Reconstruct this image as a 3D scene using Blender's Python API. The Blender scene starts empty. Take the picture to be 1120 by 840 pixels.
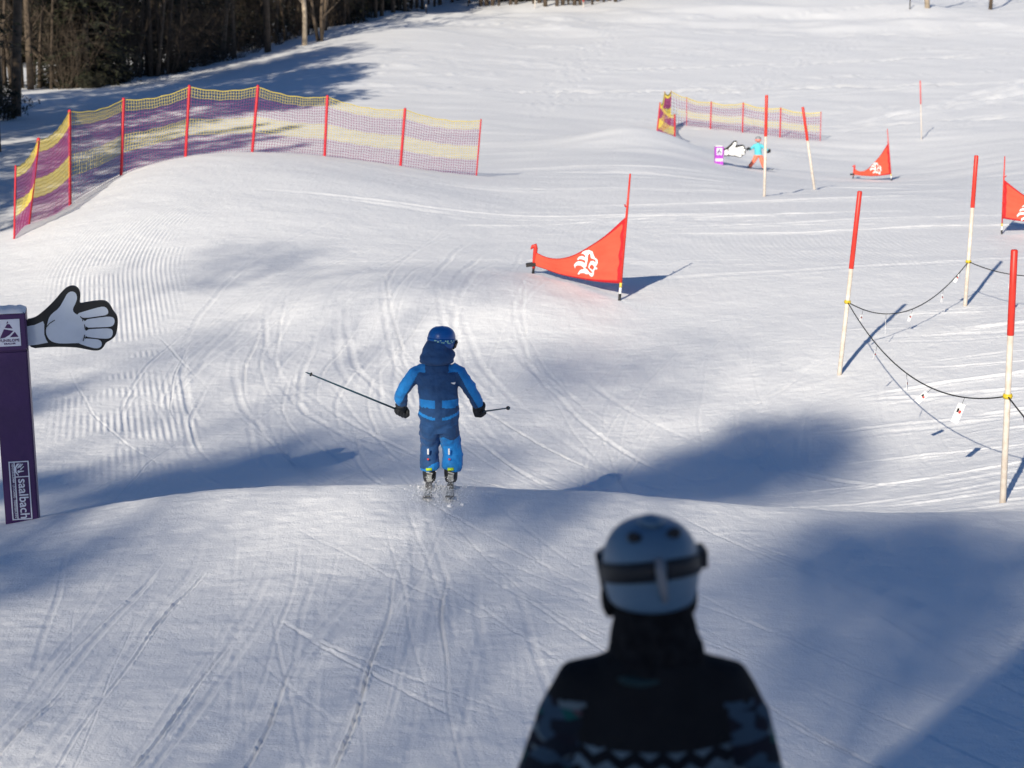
import bpy, bmesh, math, random
import numpy as np
from mathutils import Vector, Matrix, Quaternion
random.seed(7); RNG = np.random.default_rng(7)
scene = bpy.context.scene
C = scene.collection
# ------------------------------------------------------------------ camera
FPX = 2178.0; PITCH = math.radians(13.0)
cp, sp = math.cos(PITCH), math.sin(PITCH)
cam_data = bpy.data.cameras.new('camera'); cam = bpy.data.objects.new('camera', cam_data); C.objects.link(cam)
cam_data.sensor_width = 36.0; cam_data.lens = 36.0 * FPX / 1120.0
cam_data.clip_start = 0.1; cam_data.clip_end = 4000
cam.location = (0, 0, 0); cam.rotation_euler = (math.radians(90) - PITCH, 0, 0)
cam_data.dof.use_dof = True; cam_data.dof.focus_distance = 18.5; cam_data.dof.aperture_fstop = 3.4
scene.camera = cam
# ------------------------------------------------------------------ light
SUN_EL, SUN_AZ = math.radians(27), math.radians(199.6)       # azimuth clockwise from +Y
S = Vector((math.cos(SUN_EL) * math.sin(SUN_AZ), math.cos(SUN_EL) * math.cos(SUN_AZ), math.sin(SUN_EL)))
world = bpy.data.worlds.new('World'); scene.world = world; world.use_nodes = True
wn = world.node_tree; bg = wn.nodes['Background']; bg.inputs['Strength'].default_value = 0.075
sky = wn.nodes.new('ShaderNodeTexSky'); sky.sky_type = 'NISHITA'; sky.sun_disc = False
sky.sun_elevation = SUN_EL; sky.sun_rotation = SUN_AZ; sky.altitude = 1100; sky.air_density = 1.0; sky.dust_density = 0.0; sky.ozone_density = 7.0
wn.links.new(sky.outputs[0], bg.inputs[0])
sun_d = bpy.data.lights.new('sun', 'SUN'); sun_d.energy = 4.9; sun_d.angle = math.radians(0.6); sun_d.color = (1.0, 0.912, 0.765)
sun = bpy.data.objects.new('sun', sun_d); C.objects.link(sun); sun.rotation_euler = S.to_track_quat('Z', 'Y').to_euler(); sun.location = (-20, -50, 60)
scene.view_settings.view_transform = 'Standard'; scene.view_settings.look = 'None'
scene.view_settings.exposure = 0.2; scene.view_settings.gamma = 1.0
scene.cycles.max_bounces = 6; scene.cycles.diffuse_bounces = 3; scene.cycles.glossy_bounces = 2; scene.cycles.transmission_bounces = 2
scene.cycles.use_denoising = True
# ------------------------------------------------------------------ pixel rays (of the 1120 x 840 photograph) for measuring the place
def ratio(v):
    t = (420.0 - v) / FPX
    return (-sp + cp * t) / (cp + sp * t)
def aval(u, v):
    t = (420.0 - v) / FPX
    return ((u - 560.0) / FPX) / (cp + sp * t)
def at(u, v, y):
    return Vector((aval(u, v) * y, y, ratio(v) * y))
# ------------------------------------------------------------------ terrain
US = [-300, 0, 140, 280, 420, 560, 700, 840, 980, 1120, 1420]
T = {  # distance ahead : picture row of the snow surface in each of the columns above
 10.5: [852]*11,
 12:   [752,752,750,750,750,750,750,750,750,752,752],
 13.5: [682,676,672,668,668,668,668,668,670,672,675],
 15:   [630,624,612,604,602,602,604,606,608,610,612],
 16.5: [582,577,548,531,531,538,548,556,559,560,560],
 17.6: [574,568,553,543,543,549,558,564,563,554,545],
 18.8: [558,552,546,545,548,552,557,559,552,532,520],
 20.5: [525,522,520,524,530,536,540,538,525,499,480],
 22.5: [490,485,481,486,490,495,500,495,480,456,440],
 25:   [450,442,437,438,440,440,440,432,415,400,390],
 28:   [405,397,387,385,383,382,380,370,358,350,342],
 31:   [365,355,345,330,309,310,328,325,318,312,308],
 35:   [320,312,294,282,284,283,285,283,278,275,270],
 40:   [280,258,226,220,232,245,243,243,240,240,238],
 44:   [290,276,194,187,202,224,222,222,218,222,222],
 48:   [290,286,185,162,181,203,205,211,211,212,210],
 52:   [280,277,205,175,179,194,193,205,206,206,200],
 58:   [250,246,218,190,190,186,182,200,203,200,190],
 66:   [214,210,197,190,186,178,172,196,201,190,180],
 76:   [177,175,170,170,170,166,163,190,198,178,168],
 88:   [147,145,145,145,145,146,155,165,175,155,148],
 94:   [134,132,132,132,132,135,144,151,153,144,138],
 100:  [122,120,120,118,120,125,133,138,138,135,128],
 115:  [105,103,101,95,93,100,105,107,108,107,100],
 135:  [92,90,86,72,62,70,73,76,77,76,70],
 160:  [85,80,74,52,32,40,42,45,46,45,40],
 190:  [74,68,62,38,14,14,12,14,14,14,12],
 230:  [55,50,45,20,-5,-8,-12,-10,-6,-4,-8],
 300:  [-40,-40,-45,-60,-70,-70,-70,-70,-65,-65,-70],
 450:  [-160]*11, 800: [-330]*11, 1500: [-430]*11 }
ys = [0.0, 4.2, 6.5, 8.6] + sorted(T)
zs = [[-1.7]*11, [-2.9]*11, [-3.62]*11, [-4.22]*11] + [[ratio(v) * y for v in T[y]] for y in sorted(T)]
ys = np.array(ys); zs = np.array(zs)
AS = np.array([(u - 560.0) / FPX / cp for u in US])
def pchip(x, y, xi):
    h = np.diff(x); d = np.diff(y, axis=0) / h[:, None]
    m = np.zeros_like(y)
    for k in range(1, len(x) - 1):
        w1, w2 = 2*h[k] + h[k-1], h[k] + 2*h[k-1]
        ok = d[k-1] * d[k] > 0
        with np.errstate(divide='ignore', invalid='ignore'):
            hm = (w1 + w2) / (w1 / d[k-1] + w2 / d[k])
        m[k] = np.where(ok, hm, 0.35 * (d[k-1] + d[k]) * 0.5)
    m[0], m[-1] = d[0], d[-1]
    k = np.clip(np.searchsorted(x, xi) - 1, 0, len(x) - 2)
    t = (xi - x[k]) / h[k]; t = t[:, None]; H = h[k][:, None]
    return ((1+2*t)*(1-t)**2)*y[k] + t*(1-t)**2*H*m[k] + t*t*(3-2*t)*y[k+1] + t*t*(t-1)*H*m[k+1]
NS, NA = 3000, 361
smax = math.log(1510.0)
s_f = np.linspace(math.log(10), smax, NS); y_f = np.exp(s_f) - 10
Zc = pchip(ys, zs, np.clip(y_f, 0, 1500))
a_f = np.linspace(AS[0], AS[-1], NA)
# cubic across the columns
def cat(x, Y, xi):
    Yt = Y.T; m = np.gradient(Yt, x, axis=0)
    k = np.clip(np.searchsorted(x, xi) - 1, 0, len(x) - 2); h = (x[k+1]-x[k])[:, None]; t = ((xi - x[k])[:, None]) / h
    return (((1+2*t)*(1-t)**2)*Yt[k] + t*(1-t)**2*h*m[k] + t*t*(3-2*t)*Yt[k+1] + t*t*(t-1)*h*m[k+1]).T
Zg = cat(AS, Zc, a_f)
def gsm(Z, sig, axis):
    r = int(3*sig); kx = np.exp(-0.5*(np.arange(-r, r+1)/sig)**2); kx /= kx.sum()
    P = np.pad(Z, [(r, r) if i == axis else (0, 0) for i in range(2)], mode='edge')
    out = np.zeros_like(Z)
    for i, w in enumerate(kx):
        out += w * (P[i:i+Z.shape[0], :] if axis == 0 else P[:, i:i+Z.shape[1]])
    return out
Zr = gsm(gsm(Zg, 7, 1), 8, 0)
lipw = np.exp(-((y_f-16.9)/1.3)**4)[:, None]
Zr = Zr*(1-lipw) + gsm(gsm(Zg, 7, 1), 2.5, 0)*lipw
edge = np.clip((y_f - 6) / 6, 0, 1)[:, None]
Zr = Zr * edge + Zg * (1 - edge)
_lat = RNG.random((256, 256)) * 2 - 1
def vnoise(x, y, sc, off=0):
    X = x / sc + 13.7 + off; Y = y / sc + 71.3 + off * 1.7
    xi = np.floor(X).astype(int); yi = np.floor(Y).astype(int); fx = X - xi; fy = Y - yi
    fx = fx*fx*(3-2*fx); fy = fy*fy*(3-2*fy)
    g = lambda i, j: _lat[i % 256, j % 256]
    return (g(xi, yi)*(1-fx)*(1-fy) + g(xi+1, yi)*fx*(1-fy) + g(xi, yi+1)*(1-fx)*fy + g(xi+1, yi+1)*fx*fy)
def terrain(x, y):
    x = np.asarray(x, float); y = np.asarray(y, float)
    yy = np.clip(y, 0, 1499); a = np.clip(x / np.maximum(yy, 12.0), AS[0] + 1e-6, AS[-1] - 1e-6)
    fi = (np.log(yy + 10) - s_f[0]) / (s_f[1] - s_f[0]); fj = (a - a_f[0]) / (a_f[1] - a_f[0])
    i = np.clip(fi.astype(int), 0, NS - 2); j = np.clip(fj.astype(int), 0, NA - 2); fi = fi - i; fj = fj - j
    z = Zr[i, j]*(1-fi)*(1-fj) + Zr[i+1, j]*fi*(1-fj) + Zr[i, j+1]*(1-fi)*fj + Zr[i+1, j+1]*fi*fj
    z = z - 0.286 * np.minimum(y, 0) * np.where(y < 0, 1, 0)
    lump = np.clip((y - 100) / 60, 0, 1)
    z = z + 0.05 * vnoise(x, y, 2.6) * np.clip((y - 9) / 3, 0, 1) + lump * (0.5 * vnoise(x, y, 9.0, 3) + 0.18 * vnoise(x, y, 3.1, 5)) * np.clip((y-150)/30, 0, 1)
    z = z + 0.80*np.exp(-((x-5.0)/2.7)**2 - ((y-81.5)/4.5)**2) - 0.25*np.exp(-((x-10.2)/1.5)**2 - ((y-83.0)/3.0)**2)
    far = np.clip((y - 260) / 200, 0, 1)
    z = z + far * (18 * vnoise(x, y, 90, 2) + 6 * vnoise(x, y, 30, 4))
    return z
def G(x, y): return float(terrain(np.array([x]), np.array([y]))[0])
_yr = np.exp(np.linspace(math.log(8.0), math.log(420.0), 9000))
def hit(u, v, ymin=8.0):
    ra = aval(u, v); rr = ratio(v)
    yy = _yr[_yr >= ymin]; z = terrain(ra * yy, yy); below = (rr * yy) <= z
    k = int(np.argmax(below)) if below.any() else len(yy) - 1
    return Vector((ra * yy[k], yy[k], z[k]))
def near(u, v, lo, hi):                 # where the surface comes closest to the sight line between two distances
    yy = np.linspace(lo, hi, 400); a = aval(u, v); d = np.abs(terrain(a*yy, yy) - ratio(v)*yy); k = int(np.argmin(d))
    return Vector((a*yy[k], yy[k], G(a*yy[k], yy[k])))
# ------------------------------------------------------------------ materials
def lin(c): return tuple(((x/255)/12.92 if x/255 <= 0.04045 else ((x/255+0.055)/1.055)**2.4) for x in c)
def mat(name, col, rough=0.6, var=0.0, vscale=8.0, bump=0.0, bscale=40.0, metal=0.0, col2=None, spec=0.5, coat=0.0, sheen=0.0):
    m = bpy.data.materials.new(name); m.use_nodes = True; nt = m.node_tree; b = nt.nodes['Principled BSDF']
    b.inputs['Roughness'].default_value = rough; b.inputs['Metallic'].default_value = metal; b.inputs['Specular IOR Level'].default_value = spec
    b.inputs['Coat Weight'].default_value = coat; b.inputs['Sheen Weight'].default_value = sheen
    tc = nt.nodes.new('ShaderNodeTexCoord')
    n = nt.nodes.new('ShaderNodeTexNoise'); n.inputs['Scale'].default_value = vscale; n.inputs['Detail'].default_value = 4
    nt.links.new(tc.outputs['Object'], n.inputs['Vector'])
    mx = nt.nodes.new('ShaderNodeMix'); mx.data_type = 'RGBA'
    c1 = tuple(c*(1-var) for c in col[:3]); c2 = col2[:3] if col2 else tuple(min(1, c*(1+var)) for c in col[:3])
    if col2: c1 = col[:3]
    mx.inputs[6].default_value = (*c1, 1); mx.inputs[7].default_value = (*c2, 1)
    r = nt.nodes.new('ShaderNodeMapRange'); r.inputs[1].default_value = 0.35; r.inputs[2].default_value = 0.65
    nt.links.new(n.outputs[0], r.inputs[0]); nt.links.new(r.outputs[0], mx.inputs[0]); nt.links.new(mx.outputs[2], b.inputs['Base Color'])
    if bump:
        n2 = nt.nodes.new('ShaderNodeTexNoise'); n2.inputs['Scale'].default_value = bscale; n2.inputs['Detail'].default_value = 3
        nt.links.new(tc.outputs['Object'], n2.inputs['Vector'])
        bp = nt.nodes.new('ShaderNodeBump'); bp.inputs['Distance'].default_value = bump; bp.inputs['Strength'].default_value = 1
        nt.links.new(n2.outputs[0], bp.inputs['Height']); nt.links.new(bp.outputs[0], b.inputs['Normal'])
    return m
def snow_material():
    m = bpy.data.materials.new('snow'); m.use_nodes = True; nt = m.node_tree; b = nt.nodes['Principled BSDF']; L = nt.links.new
    tc = nt.nodes.new('ShaderNodeTexCoord')
    def noise(sc, det, stretch=None):
        n = nt.nodes.new('ShaderNodeTexNoise'); n.inputs['Scale'].default_value = sc; n.inputs['Detail'].default_value = det; n.inputs['Roughness'].default_value = 0.6
        if stretch:
            mp = nt.nodes.new('ShaderNodeMapping'); mp.inputs['Scale'].default_value = stretch; mp.inputs['Rotation'].default_value = (0, 0, 0.35); L(tc.outputs['Object'], mp.inputs[0]); L(mp.outputs[0], n.inputs['Vector'])
        else: L(tc.outputs['Object'], n.inputs['Vector'])
        return n
    n0 = noise(0.7, 3)
    mx = nt.nodes.new('ShaderNodeMix'); mx.data_type = 'RGBA'; mx.inputs[6].default_value = (0.86, 0.87, 0.885, 1); mx.inputs[7].default_value = (0.90, 0.905, 0.915, 1)
    L(n0.outputs[0], mx.inputs[0]); L(mx.outputs[2], b.inputs['Base Color'])
    b.inputs['Specular IOR Level'].default_value = 0.35
    ns = noise(130, 1)
    rr = nt.nodes.new('ShaderNodeMapRange'); rr.inputs[1].default_value = 0.62; rr.inputs[2].default_value = 0.74; rr.inputs[3].default_value = 0.62; rr.inputs[4].default_value = 0.28
    L(ns.outputs[0], rr.inputs[0]); L(rr.outputs[0], b.inputs['Roughness'])
    n1 = noise(9, 5); n2 = noise(60, 3); n3 = noise(2.0, 6, (5.0, 1.0, 1.0)); n4 = noise(3.2, 4, (0.5, 2.4, 1.0))
    def mul(a, k):
        q = nt.nodes.new('ShaderNodeMath'); q.operation = 'MULTIPLY'; L(a.outputs[0], q.inputs[0]); q.inputs[1].default_value = k; return q
    def add(a, c):
        q = nt.nodes.new('ShaderNodeMath'); q.operation = 'ADD'; L(a.outputs[0], q.inputs[0]); L(c.outputs[0], q.inputs[1]); return q
    hgt = add(add(mul(n1, 0.015), mul(n2, 0.0085)), add(mul(n3, 0.012), mul(n4, 0.012)))
    bp = nt.nodes.new('ShaderNodeBump'); bp.inputs['Distance'].default_value = 1.0; bp.inputs['Strength'].default_value = 0.75
    L(hgt.outputs[0], bp.inputs['Height']); L(bp.outputs[0], b.inputs['Normal'])
    return m
SNOW = snow_material()
M = dict(
 red=mat('red_plastic', (0.62, 0.034, 0.02), 0.45, 0.12), redfoam=mat('red_post', (0.50, 0.012, 0.025), 0.55, 0.1),
 cream=mat('pale_wood_pole', (0.72, 0.65, 0.57), 0.6, 0, 14, col2=(0.58, 0.50, 0.42)),
 banner=mat('red_banner_cloth', (0.68, 0.10, 0.052), 0.75, 0.05, 5, 0.006, 9), bannerhem=mat('red_hem', (0.55, 0.012, 0.018), 0.7, 0.05),
 white=mat('white_print', (0.82, 0.82, 0.82), 0.6, 0.03), black=mat('black_rubber', (0.012, 0.012, 0.013), 0.6, 0.2),
 yellow=mat('yellow_net', (0.66, 0.52, 0.09), 0.6, 0.1), purple=mat('purple_net', (0.27, 0.045, 0.15), 0.6, 0.15),
 sign=mat('purple_foam_vinyl', (0.05, 0.014, 0.095), 0.45, 0.12, 3, 0.004, 12), sign_sunlit=mat('purple_sunlit_vinyl', (0.40, 0.06, 0.50), 0.45, 0.1),  # second purple is the far sign's, sunlight put into the colour
 hand=mat('pale_foam', (0.62, 0.68, 0.75), 0.55, 0.04, 6), outline=mat('black_foam', (0.012, 0.013, 0.013), 0.6, 0.2),
 print=mat('label_print', (0.66, 0.69, 0.78), 0.6, 0.04), printpurple=mat('label_purple', (0.06, 0.015, 0.10), 0.6, 0.1),
 rope=mat('dark_rope', (0.02, 0.022, 0.022), 0.8, 0.3, 60), knot=mat('yellow_tape', (0.62, 0.45, 0.02), 0.5, 0.1), tagred=mat('tag_red', (0.65, 0.06, 0.05), 0.6),
 bark=mat('dark_bark', (0.026, 0.021, 0.017), 0.9, 0.3, 6, 0.02, 20), barkbrown=mat('brown_bark', (0.10, 0.073, 0.05), 0.9, 0.3, 5, 0.02, 20),
 barkpale=mat('pale_bark', (0.42, 0.34, 0.25), 0.85, 0.25, 3, 0.01, 14), twig=mat('twig', (0.075, 0.055, 0.038), 0.9, 0.3, 3),
 needle=mat('spruce_needles', (0.010, 0.014, 0.007), 0.75, 0, 1.3, col2=(0.034, 0.036, 0.014)), needleo=mat('olive_needles', (0.022, 0.024, 0.009), 0.75, 0, 1.0, col2=(0.065, 0.055, 0.02)),
 wood=mat('shade_roof_wood', (0.2, 0.13, 0.08), 0.8, 0.2), skin=mat('skin', (0.55, 0.33, 0.24), 0.5, 0.05),
)
# ------------------------------------------------------------------ mesh helpers
def smoothmesh(me, on=True):
    me.polygons.foreach_set('use_smooth', [on] * len(me.polygons)); me.update()
class MB:
    def __init__(s): s.v = []; s.f = []; s.m = []
    def poly(s, pts, mi=0):
        n = len(s.v); s.v += [tuple(p) for p in pts]; s.f.append(tuple(range(n, n+len(pts)))); s.m.append(mi)
    def box(s, c, d, R=None, mi=0):
        n = len(s.v); c = Vector(c)
        for dz in (-.5, .5):
            for dx, dy in ((-.5, -.5), (.5, -.5), (.5, .5), (-.5, .5)):
                p = Vector((dx*d[0], dy*d[1], dz*d[2]));  p = R @ p if R else p; s.v.append(tuple(c + p))
        for f in ((0,3,2,1),(4,5,6,7),(0,1,5,4),(1,2,6,5),(2,3,7,6),(3,0,4,7)): s.f.append(tuple(n+i for i in f)); s.m.append(mi)
    def tube(s, pts, r, sides=8, mi=0, caps=True, flat=None):
        pts = [Vector(p) for p in pts]; n = len(pts)
        rs = [r]*n if isinstance(r, (int, float)) else list(r)
        base = len(s.v); prev = None
        for i, p in enumerate(pts):
            d = (pts[min(i+1, n-1)] - pts[max(i-1, 0)]); d = d.normalized() if d.length > 1e-9 else Vector((0,0,1))
            if prev is None:
                up = Vector((0, 0, 1)) if abs(d.z) < 0.9 else Vector((0, 1, 0)); x = d.cross(up).normalized()
            else:
                x = (prev - d * prev.dot(d)); x = x.normalized() if x.length > 1e-6 else d.orthogonal().normalized()
            prev = x; y = d.cross(x)
            ri = rs[i]; ra, rb = ri if isinstance(ri, (tuple, list)) else (ri, ri)
            for k in range(sides):
                a = 2*math.pi*k/sides; s.v.append(tuple(p + x*(ra*math.cos(a)) + y*(rb*math.sin(a))))
        for i in range(n-1):
            for k in range(sides):
                a = base+i*sides+k; b = base+i*sides+(k+1) % sides; s.f.append((a, b, b+sides, a+sides)); s.m.append(mi)
        if caps:
            s.f.append(tuple(base+k for k in reversed(range(sides)))); s.m.append(mi)
            s.f.append(tuple(base+(n-1)*sides+k for k in range(sides))); s.m.append(mi)
    def prism(s, pts, nrm, th, mi=0, mside=None):      # flat outline given in 3-D, thickened along nrm
        pts = [Vector(p) for p in pts]; nrm = Vector(nrm); n = len(pts); b = len(s.v)
        s.v += [tuple(p) for p in pts] + [tuple(p + nrm*th) for p in pts]
        s.f.append(tuple(range(b, b+n))); s.m.append(mi); s.f.append(tuple(reversed(range(b+n, b+2*n)))); s.m.append(mi)
        for k in range(n):
            k2 = (k+1) % n; s.f.append((b+k2, b+k, b+n+k, b+n+k2)); s.m.append(mi if mside is None else mside)
    def ell(s, c, r, R=None, nu=16, nv=10, mi=0):
        c = Vector(c); b = len(s.v)
        for j in range(nv+1):
            th = math.pi*j/nv
            for i in range(nu):
                ph = 2*math.pi*i/nu; p = Vector((r[0]*math.sin(th)*math.cos(ph), r[1]*math.sin(th)*math.sin(ph), r[2]*math.cos(th)))
                s.v.append(tuple(c + (R @ p if R else p)))
        for j in range(nv):
            for i in range(nu):
                a = b+j*nu+i; a2 = b+j*nu+(i+1) % nu; s.f.append((a, a+nu, a2+nu, a2)); s.m.append(mi)
    def mesh(s, name, mats, smooth=True, fix=True):
        me = bpy.data.meshes.new(name); me.from_pydata(s.v, [], s.f)
        for m in (mats if isinstance(mats, (list, tuple)) else [mats]): me.materials.append(m)
        me.polygons.foreach_set('material_index', s.m); me.update()
        if fix:
            bm = bmesh.new(); bm.from_mesh(me); bmesh.ops.recalc_face_normals(bm, faces=bm.faces); bm.to_mesh(me); bm.free()
        smoothmesh(me, smooth)
        return me
    def build(s, name, mats, parent=None, smooth=False, fix=True):
        o = bpy.data.objects.new(name, s.mesh(name, mats, smooth, fix)); C.objects.link(o)
        if parent is not None: o.parent = parent
        return o
def tag(o, label, cat, group=None, kind=None):
    if label: o['label'] = label
    if cat: o['category'] = cat
    if group: o['group'] = group
    if kind: o['kind'] = kind
    return o
def empty(name, loc, label, cat, group=None, rz=0.0):
    o = bpy.data.objects.new(name, None); C.objects.link(o); o.location = loc; o.rotation_euler = (0, 0, rz); o.empty_display_size = 0.2
    return tag(o, label, cat, group)
KIDS = {}
def copy_tree(o, parent=None):
    c = o.copy(); C.objects.link(c)
    if parent is not None: c.parent = parent
    for ch in [q for q in KIDS.get(o, [])]: copy_tree(ch, c)
    return c
def kids(o): KIDS[o] = [q for q in bpy.data.objects if q.parent == o]; [kids(q) for q in KIDS[o]]
def sstep(a, b, x): t = max(0, min(1, (x-a)/(b-a))); return t*t*(3-2*t)
# ------------------------------------------------------------------ ground: one sheet from behind the camera to the far hills
def ground():
    rows = list(np.linspace(-170, -2, 60)) + list(np.linspace(0, 8, 30))
    y = 8.5
    while y < 1450:
        rows.append(y)
        y += 0.016 if y < 17.6 else (0.016 + (y-17.6)*0.0016 if y < 60 else (y*0.0045 if y < 200 else y*0.03))
    rows = np.array(rows)
    a = [-0.30]
    while a[-1] < 0.30: a.append(a[-1] + (0.0004 if -0.245 < a[-1] < -0.165 else 0.00085))
    ex = 0.30 + (np.linspace(0, 1, 50)[1:])**2.2 * 5.0
    a = np.array(list(-ex[::-1]) + a + list(ex))
    W = np.maximum(rows, 12.0)
    X = a[None, :] * W[:, None]; Y = np.repeat(rows[:, None], len(a), 1)
    Z = terrain(X, Y)
    inner = (np.abs(a) < 0.305)
    # groomed grooves and bumps
    def n(sc, off): return vnoise(X, Y, sc, off)
    nearw = np.clip((60 - Y) / 20, 0, 1) * np.clip((Y - 8) / 1, 0, 1)
    Z += nearw * (0.010*n(0.62, 1) + 0.0045*n(0.23, 2) + 0.0030*n(0.09, 6) + 0.006*np.clip(vnoise(X, Y, .11, 31)-.45, 0, 1)*np.clip(n(1.4, 32)+.3, 0, 1) + 0.005*np.clip(vnoise(X, Y, .05, 33)-.5, 0, 1))
    farw = np.clip((Y - 40) / 15, 0, 1) * np.clip((200 - Y) / 40, 0, 1)
    Z += farw * (0.03*vnoise(X*0.25, Y, 1.1, 7) + 0.02*vnoise(X*0.4, Y, 0.6, 8))
    # corduroy left by the groomer
    g = -0.205*(Y-31) + np.where(Y > 34, 0.036*(Y-34)**2, 0)
    ph = X - g
    m1 = np.exp(-((ph + 6.25)/(0.8+0.06*np.clip(Y-30,0,20)))**4) * np.clip((Y-19.5)/4, 0, 1) * np.clip((45-Y)/5, 0, 1)
    m1 = m1 * np.clip(0.75 + 1.2*n(1.3, 11) + .8*n(.45, 14), 0.05, 1)
    Z += 0.0085*m1*np.cos(2*np.pi*ph/0.083)
    m2 = np.clip(vnoise(X, Y, 5.0, 12) * 2 - 0.6, 0, 1) * np.clip((Y-19)/3, 0, 1) * np.clip((60-Y)/20, 0, 1)
    Z += 0.004*m2*np.cos(2*np.pi*(ph + 0.02*Y)/0.11)
    rng = np.random.default_rng(11)
    def ytrack(x0, y0, k, c, ya, yb, w, d, berm=0.5, wob=0.02):
        i0, i1 = np.searchsorted(rows, [ya, yb])
        if i1 - i0 < 3: return
        yy = rows[i0:i1]; sid = rng.random()*50
        fx = x0 + k*(yy-y0) + c*(yy-y0)**2 + wob*np.sin(yy*1.3+sid) + wob*.5*np.sin(yy*3.1+sid)
        sl = k + 2*c*(yy-y0); cs = 1/np.sqrt(1+sl**2)
        fade = np.clip((yy-ya)/(0.15*(yb-ya)), 0, 1)*np.clip((yb-yy)/(0.15*(yb-ya)), 0, 1)*(0.6+0.4*np.sin(yy*0.9+sid))
        r = (X[i0:i1] - fx[:, None])*cs[:, None]
        Z[i0:i1] += (fade[:, None])*(-d*np.exp(-(r/w)**4) + berm*d*np.exp(-((np.abs(r)-1.7*w)/(0.6*w))**2)*(0.7 + 0.6*n_loc[i0:i1] + 0.9*n_fine[i0:i1]))
    n_loc = vnoise(X, Y, 0.25, 21); n_fine = vnoise(X, Y, 0.045, 22)
    # foreground roller: runs seen lengthwise
    FX = [(-3.1,.05),(-2.75,.02),(-2.2,.10),(-1.9,.0),(-1.35,-.03),(-1.0,.06),(-.55,-.03),(-.1,-.05),(.35,-.10),(-2.5,.16),(-1.6,.15)]
    for x0, k in FX:
        for q in range(2 if rng.random() < .6 else 1):
            ytrack(x0+q*rng.uniform(.10,.2)+rng.uniform(-.05,.05), 11, k+rng.uniform(-.03,.03), rng.uniform(-.004,.004), 8.6, rng.uniform(14.2, 16.8), rng.uniform(.018,.05), rng.uniform(.004,.011))
    for q in range(26):
        ytrack(rng.uniform(-3.2, 1.2), 12, rng.uniform(-.22,.10), rng.uniform(-.01,.01), rng.uniform(8.6,13), rng.uniform(13.5,16.9), rng.uniform(.006,.022), rng.uniform(.002,.006))
    for q in range(44):   # right half: runs that cross towards the right
        ytrack(rng.uniform(0.2, 5.0), 12, rng.uniform(-.75,-.35), rng.uniform(-.01,.03), rng.uniform(8.6,12.5), rng.uniform(13,16.9), rng.uniform(.006,.022), rng.uniform(.002,.006))
    for x0, k, c, ya, yb in ((-2.62,.09,-.006,8.6,14.6),(-1.52,.04,.0,8.6,12.6),(-.98,.02,.004,8.6,15.2),(-2.15,.12,0,9.5,13.2),(-.35,-.05,0,9,14.5),(-2.95,.1,0,8.6,12),(1.9,-.5,.03,9,13)):
        ytrack(x0, 11, k, c, ya, yb, .010, .020, .7, .03)
    # a pair of skidded turns in the left foreground
    for x0, k, c in ((-1.35, -.95, .10), (-1.1, -.9, .12), (-1.75, -.5, .02), (-1.2, -.7, .04)):
        ytrack(x0, 12.6, k, c, 11.3, 13.3, .016, .007)
    # bowl: carved arcs
    for q in range(64):
        x0 = rng.uniform(-5.2, 0.5); c = rng.uniform(.012, .036); yc = rng.uniform(25, 32)
        ya = rng.uniform(18.5, 25); yb = ya + rng.uniform(7, 20)
        ytrack(x0, yc, rng.uniform(-.05,.05), c, ya, min(yb, 44), rng.uniform(.012,.05), rng.uniform(.004,.014))
    for q in range(26):
        ytrack(rng.uniform(-4.5, 3), 22, rng.uniform(-.9,.9), rng.uniform(-.02,.03), rng.uniform(18.3,23), rng.uniform(24,30), rng.uniform(.01,.03), rng.uniform(.004,.01))
    for q in range(26):   # right side of the bowl
        ytrack(rng.uniform(0.5, 5), 22, rng.uniform(-.1,.25), rng.uniform(.01,.05), rng.uniform(18,22), rng.uniform(24,34), rng.uniform(.01,.04), rng.uniform(.003,.008))
    def xtrack(y0, x0, k, c, xa, xb, w, d, wob=.03):
        m = (Y > y0-30) & (Y < y0+30) & (X > xa) & (X < xb); 
        rr = np.where(m.any(axis=1))[0]
        if not len(rr): return
        i0, i1 = rr[0], rr[-1]+1; x = X[i0:i1]; sid = rng.random()*40
        fy = y0 + k*(x-x0) + c*(x-x0)**2 + wob*np.sin(x*1.1+sid) + wob*.6*np.sin(x*2.7+sid)
        cs = 1/math.sqrt(1+k*k); r = (Y[i0:i1]-fy)*cs
        fade = np.clip((x-xa)/(0.2*(xb-xa)), 0, 1)*np.clip((xb-x)/(0.2*(xb-xa)), 0, 1)
        Z[i0:i1] += fade*(-d*np.exp(-(r/w)**4) + .8*d*np.exp(-((np.abs(r)-1.7*w)/(.7*w))**2))
    for q in range(30):   # scraped ribs beside the rope line
        y0 = rng.uniform(17.6, 30); x0 = .2*y0 + rng.uniform(0, 2.5)
        xtrack(y0, x0, rng.uniform(-.25,.1), rng.uniform(-.01,.01), x0-rng.uniform(.6,2), x0+rng.uniform(.6,2.5), rng.uniform(.03,.08), rng.uniform(.004,.012), .06)
    for q in range(46):   # mid piste, running across
        y0 = rng.uniform(33, 75); x0 = rng.uniform(-1, .25*y0)
        xtrack(y0, x0, rng.uniform(-.15,.35), rng.uniform(-.004,.004), x0-rng.uniform(2,7), x0+rng.uniform(2,7), rng.uniform(.04,.14), rng.uniform(.005,.015))
    for q in range(80):   # far piste
        y0 = rng.uniform(100, 190); x0 = rng.uniform(-12, 46)
        xtrack(y0, x0, rng.uniform(-.1,.9), rng.uniform(-.004,.004), x0-rng.uniform(5,16), x0+rng.uniform(5,16), rng.uniform(.12,.35), rng.uniform(.02,.06), .2)
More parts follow.
